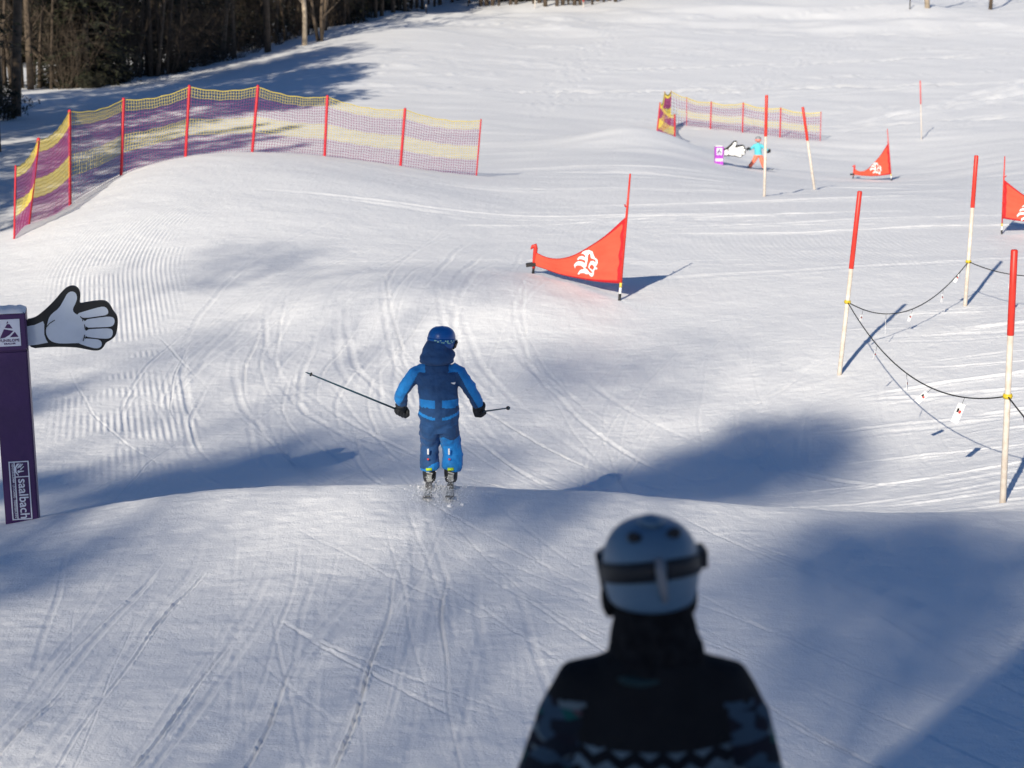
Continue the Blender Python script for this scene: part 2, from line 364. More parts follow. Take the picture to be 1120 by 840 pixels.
    for y0, x0, k, xa, xb in ((118, 10, .35, -6, 34), (136, 14, .55, -2, 44), (150, 8, .10, -10, 46), (168, 20, .02, -8, 50), (110, 24, 1.3, 16, 36), (114, 26, 1.5, 18, 40), (122, 30, 1.7, 22, 42)):
        xtrack(y0, x0, k, 0, xa, xb, .35, .12, .25)
    # two wandering ski tracks coming down the far slope
    for x0 in (3.5, 4.4, 16.0, 17.5):
        ytrack(x0, 130, .10 if x0 < 10 else .32, .0006, 96, 176, .16, .045, 0.5, .6)
    # small clods
    nv, na = Z.shape
    verts = np.stack([X, Y, Z], -1).reshape(-1, 3).astype(np.float32)
    idx = np.arange(nv*na).reshape(nv, na)
    q = np.stack([idx[:-1, :-1], idx[:-1, 1:], idx[1:, 1:], idx[1:, :-1]], -1).reshape(-1, 4)
    me = bpy.data.meshes.new('snow_ground'); me.vertices.add(len(verts)); me.vertices.foreach_set('co', verts.ravel())
    me.loops.add(q.size); me.loops.foreach_set('vertex_index', q.ravel().astype(np.int32))
    me.polygons.add(len(q)); me.polygons.foreach_set('loop_start', np.arange(0, q.size, 4, dtype=np.int32)); me.polygons.foreach_set('use_smooth', np.ones(len(q), bool))
    me.update(calc_edges=True); me.materials.append(SNOW)
    o = bpy.data.objects.new('snow_ground', me); C.objects.link(o); o['kind'] = 'structure'
    print('ground', Z.shape)
ground()
# ------------------------------------------------------------------ trees
def quad_leaf(mb, c, d, n, L, W, mi=0):
    d = d.normalized(); s = d.cross(n); s = s.normalized() if s.length > 1e-5 else d.orthogonal().normalized()
    mb.poly([c - s*W*.5, c + d*L*.5 - s*W*.3, c + d*L + s*W*.1, c + d*L*.45 + s*W*.5], mi)
def rvec(r=1.0): return Vector((random.uniform(-r, r), random.uniform(-r, r), random.uniform(-r, r)))
def spruce(h, rad, seed, low=0.02, dens=1.0, leaf=0.42, tr_k=.0085):
    random.seed(seed); tr = MB(); cr = MB()
    bend = rvec(.15)
    tp = [Vector((bend.x*(k/8)**2*1.5, bend.y*(k/8)**2*1.5, h*k/8)) for k in range(9)]
    tr.tube(tp, [(tr_k*h)*(1-k/8.5)+.02 for k in range(9)], 8)
    z = h*low
    while z < h*.985:
        f = 1 - z/h; R = rad*(f**0.75)*random.uniform(.75, 1.12)
        nb = max(4, int((5 + 5*f)*dens))
        c0 = Vector((bend.x*(z/h)**2*1.5, bend.y*(z/h)**2*1.5, z))
        for b in range(nb):
            an = random.uniform(0, 2*math.pi); Rb = R*random.uniform(.55, 1.15)
            d = Vector((math.cos(an), math.sin(an), 0))
            drop = random.uniform(.12, .45)
            pts = [c0 + d*Rb*t + Vector((0, 0, -drop*Rb*t*t + .12*Rb*t)) for t in (0, .35, .7, 1.0)]
            tr.tube(pts, [.028*f+.012, .02*f+.01, .012, .005], 3, caps=False)
            k = int((4 + 9*f)*dens)
            for q in range(k):
                t = random.uniform(.18, 1.0)**.8; p = c0 + d*Rb*t + Vector((0, 0, -drop*Rb*t*t + .12*Rb*t))
                side = Vector((-d.y, d.x, 0))*random.choice((-1, 1))
                dd = d*random.uniform(.2, 1) + side*random.uniform(.2, 1.1) + Vector((0, 0, random.uniform(-.7, .05)))
                quad_leaf(cr, p + rvec(.06), dd, rvec(1)+Vector((0, 0, 1.2)), leaf*random.uniform(.6, 1.3)*(1.25-.25*t), leaf*.42*random.uniform(.6, 1.3))
        z += random.uniform(.28, .5)*(0.6+f*.7)
    return tr, cr
def bare(h, seed, spread=.35, r0=.17, lowest=.12, depth=4, nst=1, twigs=True):
    random.seed(seed); tr = MB(); tw = MB()
    def grow(p, d, L, r, dep):
        n = 5; pts = [p]; rs = [r]
        for i in range(n):
            d = (d + rvec(.13) + Vector((0, 0, .05))).normalized(); p = p + d*(L/n); pts.append(p); rs.append(max(.006, r*(1-.55*(i+1)/n)))
        (tr if dep > 1 else tw).tube(pts, rs, 7 if dep == depth else (5 if dep > 2 else 3), caps=dep == depth)
        if dep == 0: return
        kn = 9 if dep == depth else (5 if dep > 1 else 4)
        for i in range(kn):
            t = random.uniform(lowest if dep == depth else .25, 1.0); q = min(n-1, int(t*n)); pp = pts[q].lerp(pts[q+1], t*n-q) if q < n else pts[-1]
            an = random.uniform(0, 6.28); o = Vector((math.cos(an), math.sin(an), random.uniform(.15, .9)))
            dd = (pts[q+1]-pts[q]).normalized()*random.uniform(.15, .6) + o*random.uniform(.6, 1)
            grow(pp, dd.normalized(), L*random.uniform(.22, .45)*(1.25-t*.5), rs[q]*random.uniform(.25, .45), dep-1)
    for k in range(nst):
        an = random.uniform(0, 6.28); grow(Vector((0, 0, -.3)) + Vector((math.cos(an)*.18*k, math.sin(an)*.18*k, 0)), (Vector((math.cos(an), math.sin(an), 0))*spread*(.15 if nst == 1 else .5) + Vector((0, 0, 1))).normalized(), h, r0, depth)
    return tr, tw
def shrub(h, seed, leafy=False):
    random.seed(seed); tr = MB(); tw = MB()
    for k in range(16):
        an = random.uniform(0, 6.28); d = Vector((math.cos(an)*random.uniform(.1, .9), math.sin(an)*random.uniform(.1, .9), 1)).normalized(); p = Vector((math.cos(an)*.2, math.sin(an)*.2, -.1)); pts = [p]
        for i in range(5): d = (d + rvec(.25)).normalized(); p = p + d*h/5*random.uniform(.7, 1.1); pts.append(p)
        tr.tube(pts, [.03, .024, .018, .013, .008, .004], 4, caps=False)
        for i in range(14):
            t = random.uniform(.15, .99)*5; q = int(t); pp = pts[q].lerp(pts[q+1], t-q); o = (rvec(1)+Vector((0, 0, .5))).normalized(); e = pp + o*h*.22
            tw.tube([pp, pp+o*h*.11+rvec(.05), e], [.01, .007, .003], 3, caps=False)
            if leafy:
                for _ in range(5): quad_leaf(tw, pp + o*h*.2*random.random(), o+rvec(.8), rvec(1), .2, .09, 1)
    return tr, tw
PROTO = {}
def proto(kind, fn, bark, leafm, parts=('trunk', 'crown')):
    a, b = fn
    PROTO[kind] = (a.mesh(parts[0], bark, True, False), b.mesh(parts[1], leafm, False, False), parts)
def tree(kind, name, loc, rz, sc, label, cat='tree', group=None, sz=None):
    o = empty(name, loc, label, cat, group, rz); o.scale = (sc, sc, sz or sc)
    ma, mb_, parts = PROTO[kind]
    for me, nm in ((ma, parts[0]), (mb_, parts[1])):
        if len(me.polygons) == 0: continue
        c = bpy.data.objects.new(nm, me); C.objects.link(c); c.parent = o
    return o
proto('spruceA', spruce(21, 3.4, 1, .02, 1.25, .33), M['bark'], M['needle']); proto('spruceB', spruce(18, 3.0, 2, .01, 1.25, .32), M['bark'], M['needle'])
proto('spruceC', spruce(19, 2.9, 3, .06, .8, .45), M['barkbrown'], M['needleo']); proto('young', spruce(6.0, 1.9, 4, .01, .8, .3), M['bark'], M['needle'])
proto('high', spruce(22, 2.8, 5, .30, .8), M['barkbrown'], M['needle'])
proto('bareA', bare(14, 11), M['barkbrown'], M['twig'], ('trunk', 'twigs')); proto('bareB', bare(12, 12, r0=.12), M['twig'], M['twig'], ('trunk', 'twigs'))
proto('birch', bare(13, 13, r0=.2, lowest=.25), M['barkpale'], M['barkbrown'], ('trunk', 'twigs')); proto('stems', bare(11, 14, r0=.13, nst=3), M['barkbrown'], M['barkbrown'], ('trunk', 'twigs'))
proto('shrub', shrub(2.4, 15), M['twig'], [M['twig'], M['needleo']], ('stems', 'twigs')); proto('shrubT', shrub(6.0, 18), M['twig'], [M['twig'], M['needleo']], ('stems', 'twigs')); proto('shrubL', shrub(2.2, 16, True), M['bark'], [M['twig'], M['needle']], ('stems', 'leaves'))
rnd = random.Random(5)
def put(kind, name, u, v, label, group=None, cat='tree', dy=0, sc=None, ymin=60):
    p = hit(u, v, ymin); y = p.y + dy; x = p.x/p.y*y; z = G(x, y)
    return tree(kind, name, (x, y, z-.15), rnd.uniform(0, 6.28), sc or rnd.uniform(.85, 1.15), label, cat, group)
EDGE = [(-60,103),(0,101),(100,97),(180,84),(250,68),(300,52),(360,35),(400,24),(440,13),(520,8),(620,8),(690,2)]
def edge_v(u):
    for (a, va), (b, vb) in zip(EDGE, EDGE[1:]):
        if a <= u <= b: return va + (vb-va)*(u-a)/(b-a)
    return EDGE[0][1] if u < EDGE[0][0] else EDGE[-1][1]
GF = 'trees of the forest edge behind the piste'
LAB = {'spruceA': 'dark dense spruce in the forest behind the netted bank', 'spruceB': 'dark dense spruce in the forest behind the netted bank', 'spruceC': 'olive tinged spruce in the forest behind the netted bank', 'high': 'tall spruce with a bare lower trunk in the forest behind the netted bank',
       'bareA': 'leafless brown tree in the forest behind the netted bank', 'bareB': 'thin leafless tree in the forest behind the netted bank', 'young': 'low young spruce filling the forest behind the netted bank'}
NM = {'spruceA': 'spruce_tree', 'spruceB': 'spruce_tree', 'spruceC': 'spruce_tree', 'high': 'spruce_tree', 'bareA': 'bare_tree', 'bareB': 'bare_tree', 'young': 'young_spruce', 'shrub': 'shrub', 'shrubL': 'shrub', 'shrubT': 'sapling'}
SEC = [(0, 'at the far left edge'), (70, 'behind the left curve of the net'), (140, 'above the third net post'), (215, 'above the middle net posts'), (300, 'left of the pale sunlit trunk'), (1e9, 'beside the pale sunlit trunk')]
KN = {'spruceA': 'dark dense spruce', 'spruceB': 'dark narrow spruce', 'spruceC': 'olive tinged spruce', 'high': 'tall spruce, lower trunk bare,', 'bareA': 'leafless brown tree', 'bareB': 'thin leafless tree', 'young': 'low young spruce', 'shrub': 'leafless brown shrub', 'shrubL': 'dark leafy shrub', 'shrubT': 'leafless many stemmed sapling'}
def flabel(u, dy, kind):
    sec = next(n for lim, n in SEC if u <= lim); rk = 'in the front rank' if dy < 15 else ('in the second rank' if dy < 60 else 'deep in the wood')
    return '%s %s %s' % (KN[kind], rk, sec)
def forest(u, dy, kind):
    lb = flabel(u, dy, kind); put(kind, NM[kind], u, edge_v(u), lb, lb + ' (set)', dy=dy); return
    put(kind, NM[kind], u, edge_v(u), LAB[kind], GF + ' (' + ('spruces' if kind in ('spruceA', 'spruceB') else kind) + ')', dy=dy)
u = -50
while u < 400:
    left = u < 215
    if left:      # a thin front rank, a gap of lit snow, then a solid wood
        if rnd.random() < .9: forest(u, rnd.uniform(1, 7), rnd.choice(['bareB', 'bareA', 'bareB', 'spruceB', 'spruceA'] if u > 62 else ['bareB', 'high', 'bareB']))
        if u > 62: forest(u+5, rnd.uniform(8, 24), rnd.choice(['spruceA', 'bareB', 'spruceB', 'bareA', 'shrubT']))
        if rnd.random() < .6 and u > 62: forest(u+2, rnd.uniform(1, 10), 'shrubT')
        if rnd.random() < .8: forest(u+4, rnd.uniform(2, 12), rnd.choice(['high', 'bareB', 'bareA']))
        forest(u, rnd.uniform(54, 62), rnd.choice(['spruceA', 'spruceB', 'spruceA', 'spruceC']))
        forest(u+4, rnd.uniform(62, 76), rnd.choice(['spruceA', 'spruceB']))
    else:
        if rnd.random() < .75: forest(u, rnd.uniform(3, 14), rnd.choice(['bareB', 'bareA', 'bareB', 'high', 'bareA']))
        if rnd.random() < .7: forest(u+2, rnd.uniform(2, 12), 'shrubT')
        forest(u+6, rnd.uniform(8, 20), rnd.choice(['spruceA', 'bareB', 'spruceC', 'bareB']))
        forest(u+3, rnd.uniform(16, 30), rnd.choice(['bareA', 'spruceC', 'high', 'spruceA', 'spruceB']))
        forest(u+5, rnd.uniform(30, 60), rnd.choice(['spruceA', 'spruceB', 'spruceC']))
    u += rnd.uniform(8, 13)
GT = 'trees at the top edge of the piste'
for k in range(46):
    u = 398 + k*6.4; kd = rnd.choice(['high', 'bareA', 'high', 'bareB', 'spruceA'])
    put(kd, NM[kd], u, edge_v(min(u, 680)), {'high': 'straight brown trunk of a spruce above the top of the piste', 'spruceA': 'dark full spruce above the top of the piste'}.get(kd, 'leafless trunk in the wood above the top of the piste'), GT + (' (spruce trunks)' if kd == 'high' else ' (full spruces)' if kd == 'spruceA' else ' (leafless)'), dy=rnd.uniform(0, 6) + (8 if kd == 'spruceA' else 0) + (k > 43)*10)
for k in range(34):
    u = 380 + k*9.5
    put(['spruceA', 'spruceB'][k % 2], 'spruce_tree', u, edge_v(min(u, 680)), 'dark full spruce above the top of the piste', GT + ' (full spruces)', dy=rnd.uniform(14, 34))
for k in range(30):      # the low growth that closes the wood's foot
    u = rnd.uniform(20, 215) if k % 2 else rnd.uniform(75, 215); kd = 'young' if k % 2 else 'shrubL'; lb = flabel(u, 55 if k % 2 else 1, kd); put(kd, 'young_spruce' if k % 2 else 'shrub', u, edge_v(u), lb, lb+' (set)', 'tree' if k % 2 else 'shrub', dy=rnd.uniform(0, 3) if not k % 2 else rnd.uniform(52, 60), sc=rnd.uniform(.35, .6) if not k % 2 else rnd.uniform(.6,1.1))
for k in range(14):
    u = rnd.uniform(215, 330); put('shrub', 'shrub', u, edge_v(u), 'leafless brown shrub at the rising forest edge', GF + ' (bare shrubs)', 'shrub', dy=rnd.uniform(0, 8), sc=rnd.uniform(.4, .9))
# single trees one can point to
put('bareA', 'bare_tree', 17, 127, 'dark leaning trunk standing alone in the shaded snow at the far left', sc=1.5)
put('shrubL', 'shrub', 4, 131, 'dark shrub at the foot of the lone trunk at the far left', cat='shrub', sc=1.0)
put('birch', 'birch_tree', 333, 50, 'pale sunlit trunk, the whitest at the forest edge', sc=1.0)
put('stems', 'bare_tree', 349, 45, 'brown sunlit tree forking into several stems right of the pale trunk', sc=1.15)
put('bareA', 'bare_tree', 293, 57, 'thick sunlit brown trunk at the forest edge left of the pale trunk', sc=1.6)
put('birch', 'bare_tree', 320, 40, 'tan trunk in the wood just left of the pale sunlit trunk', dy=6, sc=1.0)
put('spruceC', 'spruce_tree', 396, 22, 'olive spruce at the tip of the forest edge, low branches in sunlight', dy=8, sc=1.1)
put('birch', 'tree_trunk', 1015, 9, 'tan trunk at the very top edge right of the piste', sc=1.3, ymin=120)
put('bareA', 'bare_tree', 1083, 11, 'brown trunk forking at the top right corner', sc=1.2, ymin=120)
put('spruceC', 'spruce_tree', 1112, 4, 'spruce beyond the brown trunk at the top right corner', sc=.9, ymin=120, dy=18)
# outside the frame on the left: the trees whose shade lies across the piste
def tip_tree(kind, u, v, H, label, group, hk, ymin=60, name='spruce_tree'):
    p = hit(u, v, ymin); t = 5.0
    while p.z + S.z*t - G(p.x+S.x*t, p.y+S.y*t) < H and t < 200: t += .5
    x, y = p.x+S.x*t, p.y+S.y*t
    return tree(kind, name, (x, y, G(x, y)-.1), rnd.uniform(0, 6.28), H/hk, label, 'tree', group)
for k, (u, v, H) in enumerate([(390,52,23),(372,60,22),(352,66,23),(356,78,21),(335,84,20),(318,98,19),(330,58,24),(300,74,22),(270,86,20),(290,104,17),(240,104,17),(330,108,14),(250,120,13),(350,86,20),(310,66,23),(285,66,22),(310,88,20),(255,76,21),(230,88,19),(215,98,18),(190,100,18),(270,98,18),(345,100,17),(160,112,16),(200,118,15),(290,116,15),(140,128,14)]):
    tip_tree(['high', 'high'][k % 2], u, v, H, 'spruce left of the piste whose shade falls across it', 'spruces left of the picture', 22)
for k in range(16):
    y = rnd.uniform(50, 96); x = -.27*y - rnd.uniform(10, 30)
    tree(['spruceA', 'spruceB'][k % 2], 'spruce_tree', (x, y, G(x, y)-.1), rnd.uniform(0, 6.28), rnd.uniform(.8, 1.1), 'spruce left of the piste whose shade falls across it', 'tree', 'spruces left of the picture')
for k in range(24):
    y = 36 + k*1.9; x = -.33*y - rnd.uniform(4, 17)
    tree(['spruceA', 'spruceB'][k % 2], 'spruce_tree', (x, y, G(x, y)-.1), rnd.uniform(0, 6.28), rnd.uniform(.85, 1.15), 'spruce left of the piste whose shade falls across it', 'tree', 'spruces left of the picture')
# behind the camera: tall pines whose crowns dapple the run, and an unseen roof added to shade the watcher
def pine_crown(seed, rx, rz, n, leaf, full=False):
    random.seed(seed); m = MB()
    lobes = [(rvec(.55), random.uniform(.45, .75)) for _ in range(7)]
    if full: lobes = [(Vector((0, 0, 0)), .95)] + [(rvec(.35), .75) for _ in range(4)]
    for i in range(n):
        c, r = random.choice(lobes); d = rvec(1)
        if d.length > 1: d.normalize()
        p = c + d*r; quad_leaf(m, Vector((p.x*rx, p.y*rx, p.z*rz)), rvec(1), rvec(1), leaf*random.uniform(.6, 1.4), leaf*.6)
    return m
def caster(u, v, H, rx, rz, tau, seed, ymin=8, leaf=.24):     # ymin over 100: the shade is aimed at a thing standing ymin-100 away
    n = int(tau*math.pi*rx*rz/(.5*leaf*leaf*.6*.55))
    p = hit(u, v, ymin) if ymin < 100 else at(u, v, ymin-100); t = 8.0
    while p.z + S.z*t - G(p.x+S.x*t, p.y+S.y*t) < H and t < 200: t += .4
    if p.y > 60:      # keep the far ones clear of the frame
        while p.x+S.x*t > -.272*(p.y+S.y*t)-1.0 and t < 150: t += 1.0
        H = p.z + S.z*t - G(p.x+S.x*t, p.y+S.y*t)
    x, y = p.x+S.x*t, p.y+S.y*t; z = G(x, y)
    o = empty('pine_tree', (x, y, z-.1), 'tall pine with a bare trunk outside the picture', 'tree', 'pines outside the picture')
    tr = MB(); tr.tube([(0, 0, 0), (.05, .03, H*.5), (0, 0, H)], [.08, .055, .03], 7); tr.build('trunk', M['barkbrown'], o, True)
    cb = pine_crown(seed, rx, rz, n, leaf, tau >= 3); cb.v = [(a, b, c+H) for a, b, c in cb.v]; cb.build('crown', M['needle'], o, fix=False)
CAST = [ # aim point of the crown's shade, height, half width, half height, density of the foliage
 (872,494,14,1.2,.85,3.2),(790,512,14,1.1,.7,3.2),(705,533,14,1.05,.5,3.0),(620,540,11,1.0,.32,2.2),(540,538,12,1.0,.25,1.2),
 (950,596,15,1.1,.6,1.5),(1050,605,12,1.2,.75,2.4),(1010,660,13,1.1,.5,1.6),(900,640,15,1.2,.6,.8),
 (20,605,10,.9,.5,1.8),(100,585,12,1.0,.35,1.2),(10,530,10,.8,.6,1.6),(20,440,11,.9,.7,1.2),
 (180,520,13,1.8,.32,1.3),(330,517,13,1.8,.30,1.2),(440,512,13,1.2,.3,.9),
 (460,650,20,1.5,.55,0.30),(480,800,20,1.5,.6,0.33),(400,730,21,1.8,.8,0.19),(730,600,20,1.6,.6,0.28),(250,620,21,2.0,.8,0.19),(850,760,20,1.8,.8,0.49),(150,760,22,2.2,1.0,0.21),(620,740,21,1.8,.8,0.21),(560,600,20,1.6,.6,0.17),(80,700,20,1.5,.7,0.17),(980,760,20,1.6,.8,0.49),(300,800,22,2.2,1.0,0.12),(700,700,22,2.2,1.0,0.16),
 (230,290,18,2.4,.7,.55),(330,470,18,1.8,.5,.5),(620,410,18,2.2,.7,.5),(150,400,18,1.8,.7,.4),(560,480,18,1.6,.5,.5),(700,400,18,2.4,.8,.3),(400,330,18,2.6,.9,.3),(520,300,18,2.6,.9,.2),
]
for k, c in enumerate(CAST): caster(*c[:6], 100+k)
for k, (u, v, H) in enumerate([(350,60,17),(345,76,16),(325,92,15),(305,72,17),(300,98,14),(268,104,14),(258,84,16),(228,98,15),(330,106,13),(200,104,14),(165,114,14),(120,122,14)]):
    caster(u, v, H, 3.3, 4.6, 2.2, 180+k, 60, .7)
caster(70, 350, 12, .8, .8, 1.6, 150, 116.9); caster(15, 400, 12, .8, .9, 2.2, 151, 116.9); caster(25, 480, 12, .8, .8, 2.2, 152, 116.9)
def shade_roof():  # added out of view: its edge shades the watcher and the lower right snow
    d = Vector((.555, .832, 0)); r = Vector((.832, -.555, 0)); Q = Vector((-2.65, -2.8, 2.6)); E = Q + d*2.4
    c = E - d*3.5 + r*2.1; gz = G(c.x, c.y)
    o = empty('shade_roof', (c.x, c.y, gz), 'flat plank roof added unseen behind the camera to shade the figure in front', 'shade blocker')
    R = Matrix((d, -r, Vector((0, 0, 1)))).transposed()
    m = MB(); m.box((0, 0, 2.6-gz), (7, 4.2, .14), R); m.build('roof', M['wood'], o)
    for sx in (-3.2, 3.2):
        for sy in (-1.9, 1.9):
            p = d*sx - r*sy; zb = G(c.x+p.x, c.y+p.y)-gz; m = MB(); m.box((p.x, p.y, (2.53-gz+zb)/2), (.14, .14, 2.53-gz-zb), R); m.build('post', M['wood'], o)
shade_roof()
# ------------------------------------------------------------------ safety nets
def net_fence(posts, label, H, cell, th, thin_ends, post_r=.036, group=None):
    # posts: list of (base point, top point)
    o0 = posts[len(posts)//2][0]
    root = empty('safety_net', tuple(o0), label, 'safety net', group)
    m = MB(); rnd2 = random.Random(3)
    def strand(a, b, t, mi):
        d = b-a
        if d.length < 1e-6: return
        x = d.cross(Vector((.3, -.9, .2))); x = x.normalized()*t*.5 if x.length > 1e-6 else Vector((t*.5, 0, 0)); y = d.cross(x).normalized()*t*.5
        n = len(m.v)
        for p in (a, b):
            for s1, s2 in ((-1,-1),(1,-1),(1,1),(-1,1)): m.v.append(tuple(p + x*s1 + y*s2))
        for k in range(4): k2 = (k+1) % 4; m.f.append((n+k, n+k2, n+4+k2, n+4+k)); m.m.append(mi)
    def band(f): return 0 if f < .15 or .44 < f < .70 else 1
    for i in range(len(posts)-1):
        (b0, t0), (b1, t1) = posts[i], posts[i+1]
        b0 = b0 - o0; t0 = t0 - o0; b1 = b1 - o0; t1 = t1 - o0
        L = (b1-b0).length; nx = max(4, int(L/cell)); nz = max(6, int(H/cell)); sag = .045*L + .02
        out = (b1-b0).cross(Vector((0, 0, 1))).normalized()*.10
        P = {}
        for a in range(nx+1):
            f = a/nx; w = 4*f*(1-f); tp = t0.lerp(t1, f) - Vector((0, 0, sag*w)); 
            gb = b0.lerp(b1, f); gz = G(gb.x+o0.x, gb.y+o0.y) - o0.z; gb = Vector((gb.x, gb.y, max(gz-.02, gb.z-.25) if gz < gb.z else gz-.02))
            for c in range(nz+1):
                q = c/nz; p = tp.lerp(gb, q) + out*(w*math.sin(q*3.0)*(0.6+.5*math.sin(i*2.1+q*5)))
                p.z += .02*math.sin(a*.9+c*.4)*w*.5
                P[a, c] = p
        for a in range(nx+1):
            for c in range(nz):
                if c < nz: strand(P[a, c], P[a, c+1], th, band((c+.5)/nz))
        for c in range(nz+1):
            for a in range(nx):
                strand(P[a, c], P[a+1, c], th*(2.6 if c == 0 else 1), band(c/nz))
    m.build('net', [M['yellow'], M['purple']], root, fix=False)
    for i, (b, t) in enumerate(posts):
        r = post_r*(.55 if i in thin_ends else 1); b_ = b-o0; t_ = t-o0; d = (t_-b_).normalized()
        q = MB(); q.tube([b_-d*.25, b_, t_+d*.02, t_+d*.045], [r, r, r, r*.6], 10, 0); q.build('post', M['redfoam'], root, True)
    return root
def post_pt(ub, vb, ut, vt, y, hmin=None):
    x = aval(ub, vb)*y; b = Vector((x, y, G(x, y))); t = at(ut, vt, y)
    if (t-b).length < .5: t = b + Vector((0, 0, 1.2))
    return b, t
NP = [((16,270),(17,183),39.0),((31,243),(42,153),41.2),((75,195),(76,122),44.2),((132,180),(135,109),45.8),((203,172),(207,95),47.0),((276,167),(282,95),48.0),((355,167),(358,106),49.0),((438,180),(443,120),50.0),((521,194),(526,132),51.0)]
net_fence([post_pt(*b, *t, y) for b, t, y in NP], 'yellow and purple safety net on nine red posts along the banked turn at the left', 1.5, .068, .0070, (0, 8))
FP = [((738,161),(738,126),87),((718,146),(722,113),90),((727,141),(727,101),95.5),((733,139),(734,100),98.5),((751,136),(751,107),98.8),((777,141),(778,112),97.5),((812,147),(813,113),96),((853,152),(854,118.5),94.5),((897,156),(898,123),93)]
net_fence([post_pt(*b, *t, y) for b, t, y in FP], 'small distant yellow and purple safety net behind the snowboarder', 1.4, .13, .0125, (2, 3, 4, 8), .036)
# ------------------------------------------------------------------ slalom poles
def gpole(name, base, top, r, split, label, group=None, knot=None):
    root = empty(name, tuple(base), label, 'piste pole', group); b = Vector((0, 0, 0)); t = top-base; d = t.normalized()
    m = MB(); s_ = t*split; m.tube([b-d*.3, s_*.5, s_], [r*1.05, r, r*.97], 12); m.build('shaft', M['cream'], root, True)
    m = MB(); m.tube([s_-d*.004, s_, (s_+t)*.5, t-d*.01, t], [r*1.06, r*1.10, r*1.09, r*1.08, r*.8], 12); m.build('sleeve', M['red'], root, True)
    if knot is not None: m = MB(); q = t*knot; m.tube([q-d*.022, q, q+d*.022], [r*1.3, r*1.55, r*1.3], 12); m.build('tape', M['knot'], root, True)
    return root
def pole_at(ub, vb, ut, vt, y=None, ymin=8):
    b = hit(ub, vb, ymin) if y is None else Vector((aval(ub, vb)*y, y, G(aval(ub, vb)*y, y)))
    return b, at(ut, vt, b.y)
PB, PT = pole_at(1097, 545, 1109.5, 273, y=18.2); QB, QT = pole_at(918, 410, 940.5, 209); RB, RT = pole_at(1055.5, 335, 1068, 170)
gpole('piste_pole', PB, PT, .031, .668, 'tallest red and cream pole at the right edge, nearest to the camera', knot=.425)
gpole('piste_pole', QB, QT, .030, .585, 'red and cream pole leaning right with two ropes tied to it', knot=.402)
gpole('piste_pole', RB, RT, .030, .66, 'red and cream pole behind the rope corner, third from the camera', knot=.30)
b, t = pole_at(836, 213, 838.5, 104, y=46); gpole('piste_pole', b, t, .033, .595, 'red and cream pole standing upright in front of the small snowboarder')
b, t = pole_at(891, 208, 878, 117, y=50.5); gpole('piste_pole', b, t, .033, .6, 'red and cream pole leaning left beside the small snowboarder')
b, t = pole_at(1008, 153, 1006.5, 88, ymin=70); gpole('piste_pole', b, t, .024, .6, 'thin faint pole standing alone on the far piste')
# ------------------------------------------------------------------ ropes with tags
def knotpt(B, T_, f): return B + (T_-B)*f
def rope(a, b, sag, tags, label, r=.0075):
    mid = (a+b)*.5; root = empty('rope', tuple(a), label, 'rope', 'ropes strung between the piste poles')
    L = (b-a); P = lambda f: L*f - Vector((0, 0, 4*f*(1-f)*sag))
    m = MB(); m.tube([P(k/40) for k in range(41)], [r]*41, 6); m.build('cord', M['rope'], root, True)
    for (f, w, h, tilt, twist) in tags:
        p = P(f); R = Matrix.Rotation(tilt, 3, 'Y') @ Matrix.Rotation(twist, 3, 'Z'); g = empty('tag', tuple(p), None, None); g.parent = root
        for k in ('label', 'category'): 
            if k in g: del g[k]
        q = MB(); q.tube([Vector((0, 0, 0)), R @ Vector((0, 0, -.07))], .0022, 4, 1)
        q.box(R @ Vector((0, 0, -.07-h/2)), (w, .004, h), R, 0)
        o = q.build('tag', [M['white'], M['rope']], g.parent); o.location = p; bpy.data.objects.remove(g)
        q = MB(); q.box(R @ Vector((w*.12, -.004, -.07-h*.42)), (w*.28, .003, h*.16), R, 0); q.box(R @ Vector((-w*.2, -.004, -.07-h*.36)), (w*.25, .003, h*.2), R, 1)
        s_ = q.build('print', [M['tagred'], M['rope']], o)
KP, KQ, KR = knotpt(PB, PT, .425), knotpt(QB, QT, .402), knotpt(RB, RT, .30)
rope(KQ, KP, .42, [(.25,.05,.11,.2,.9),(.46,.06,.13,-.1,1.2),(.62,.075,.15,.8,.3),(.80,.085,.21,.35,.2)], 'long dark rope with white tags sagging to the nearest pole')
rope(KQ, KR, .42, [(.12,.05,.1,.2,.8),(.3,.05,.2,0,1.3),(.52,.06,.12,.3,.6),(.78,.05,.13,.1,.8),(.94,.05,.14,.5,.2)], 'dark rope with small tags sagging between the second and third poles')
KE = at(1160, 300, 27.0); rope(KR, KE, .10, [(.5,.06,.13,.1,.5)], 'thin rope leaving the third pole towards the right edge')
KF = at(1180, 520, 15.5); rope(KP, KF, .03, [(.25,.04,.2,-.2,1.3)], 'dark rope leaving the nearest pole down towards the right edge')
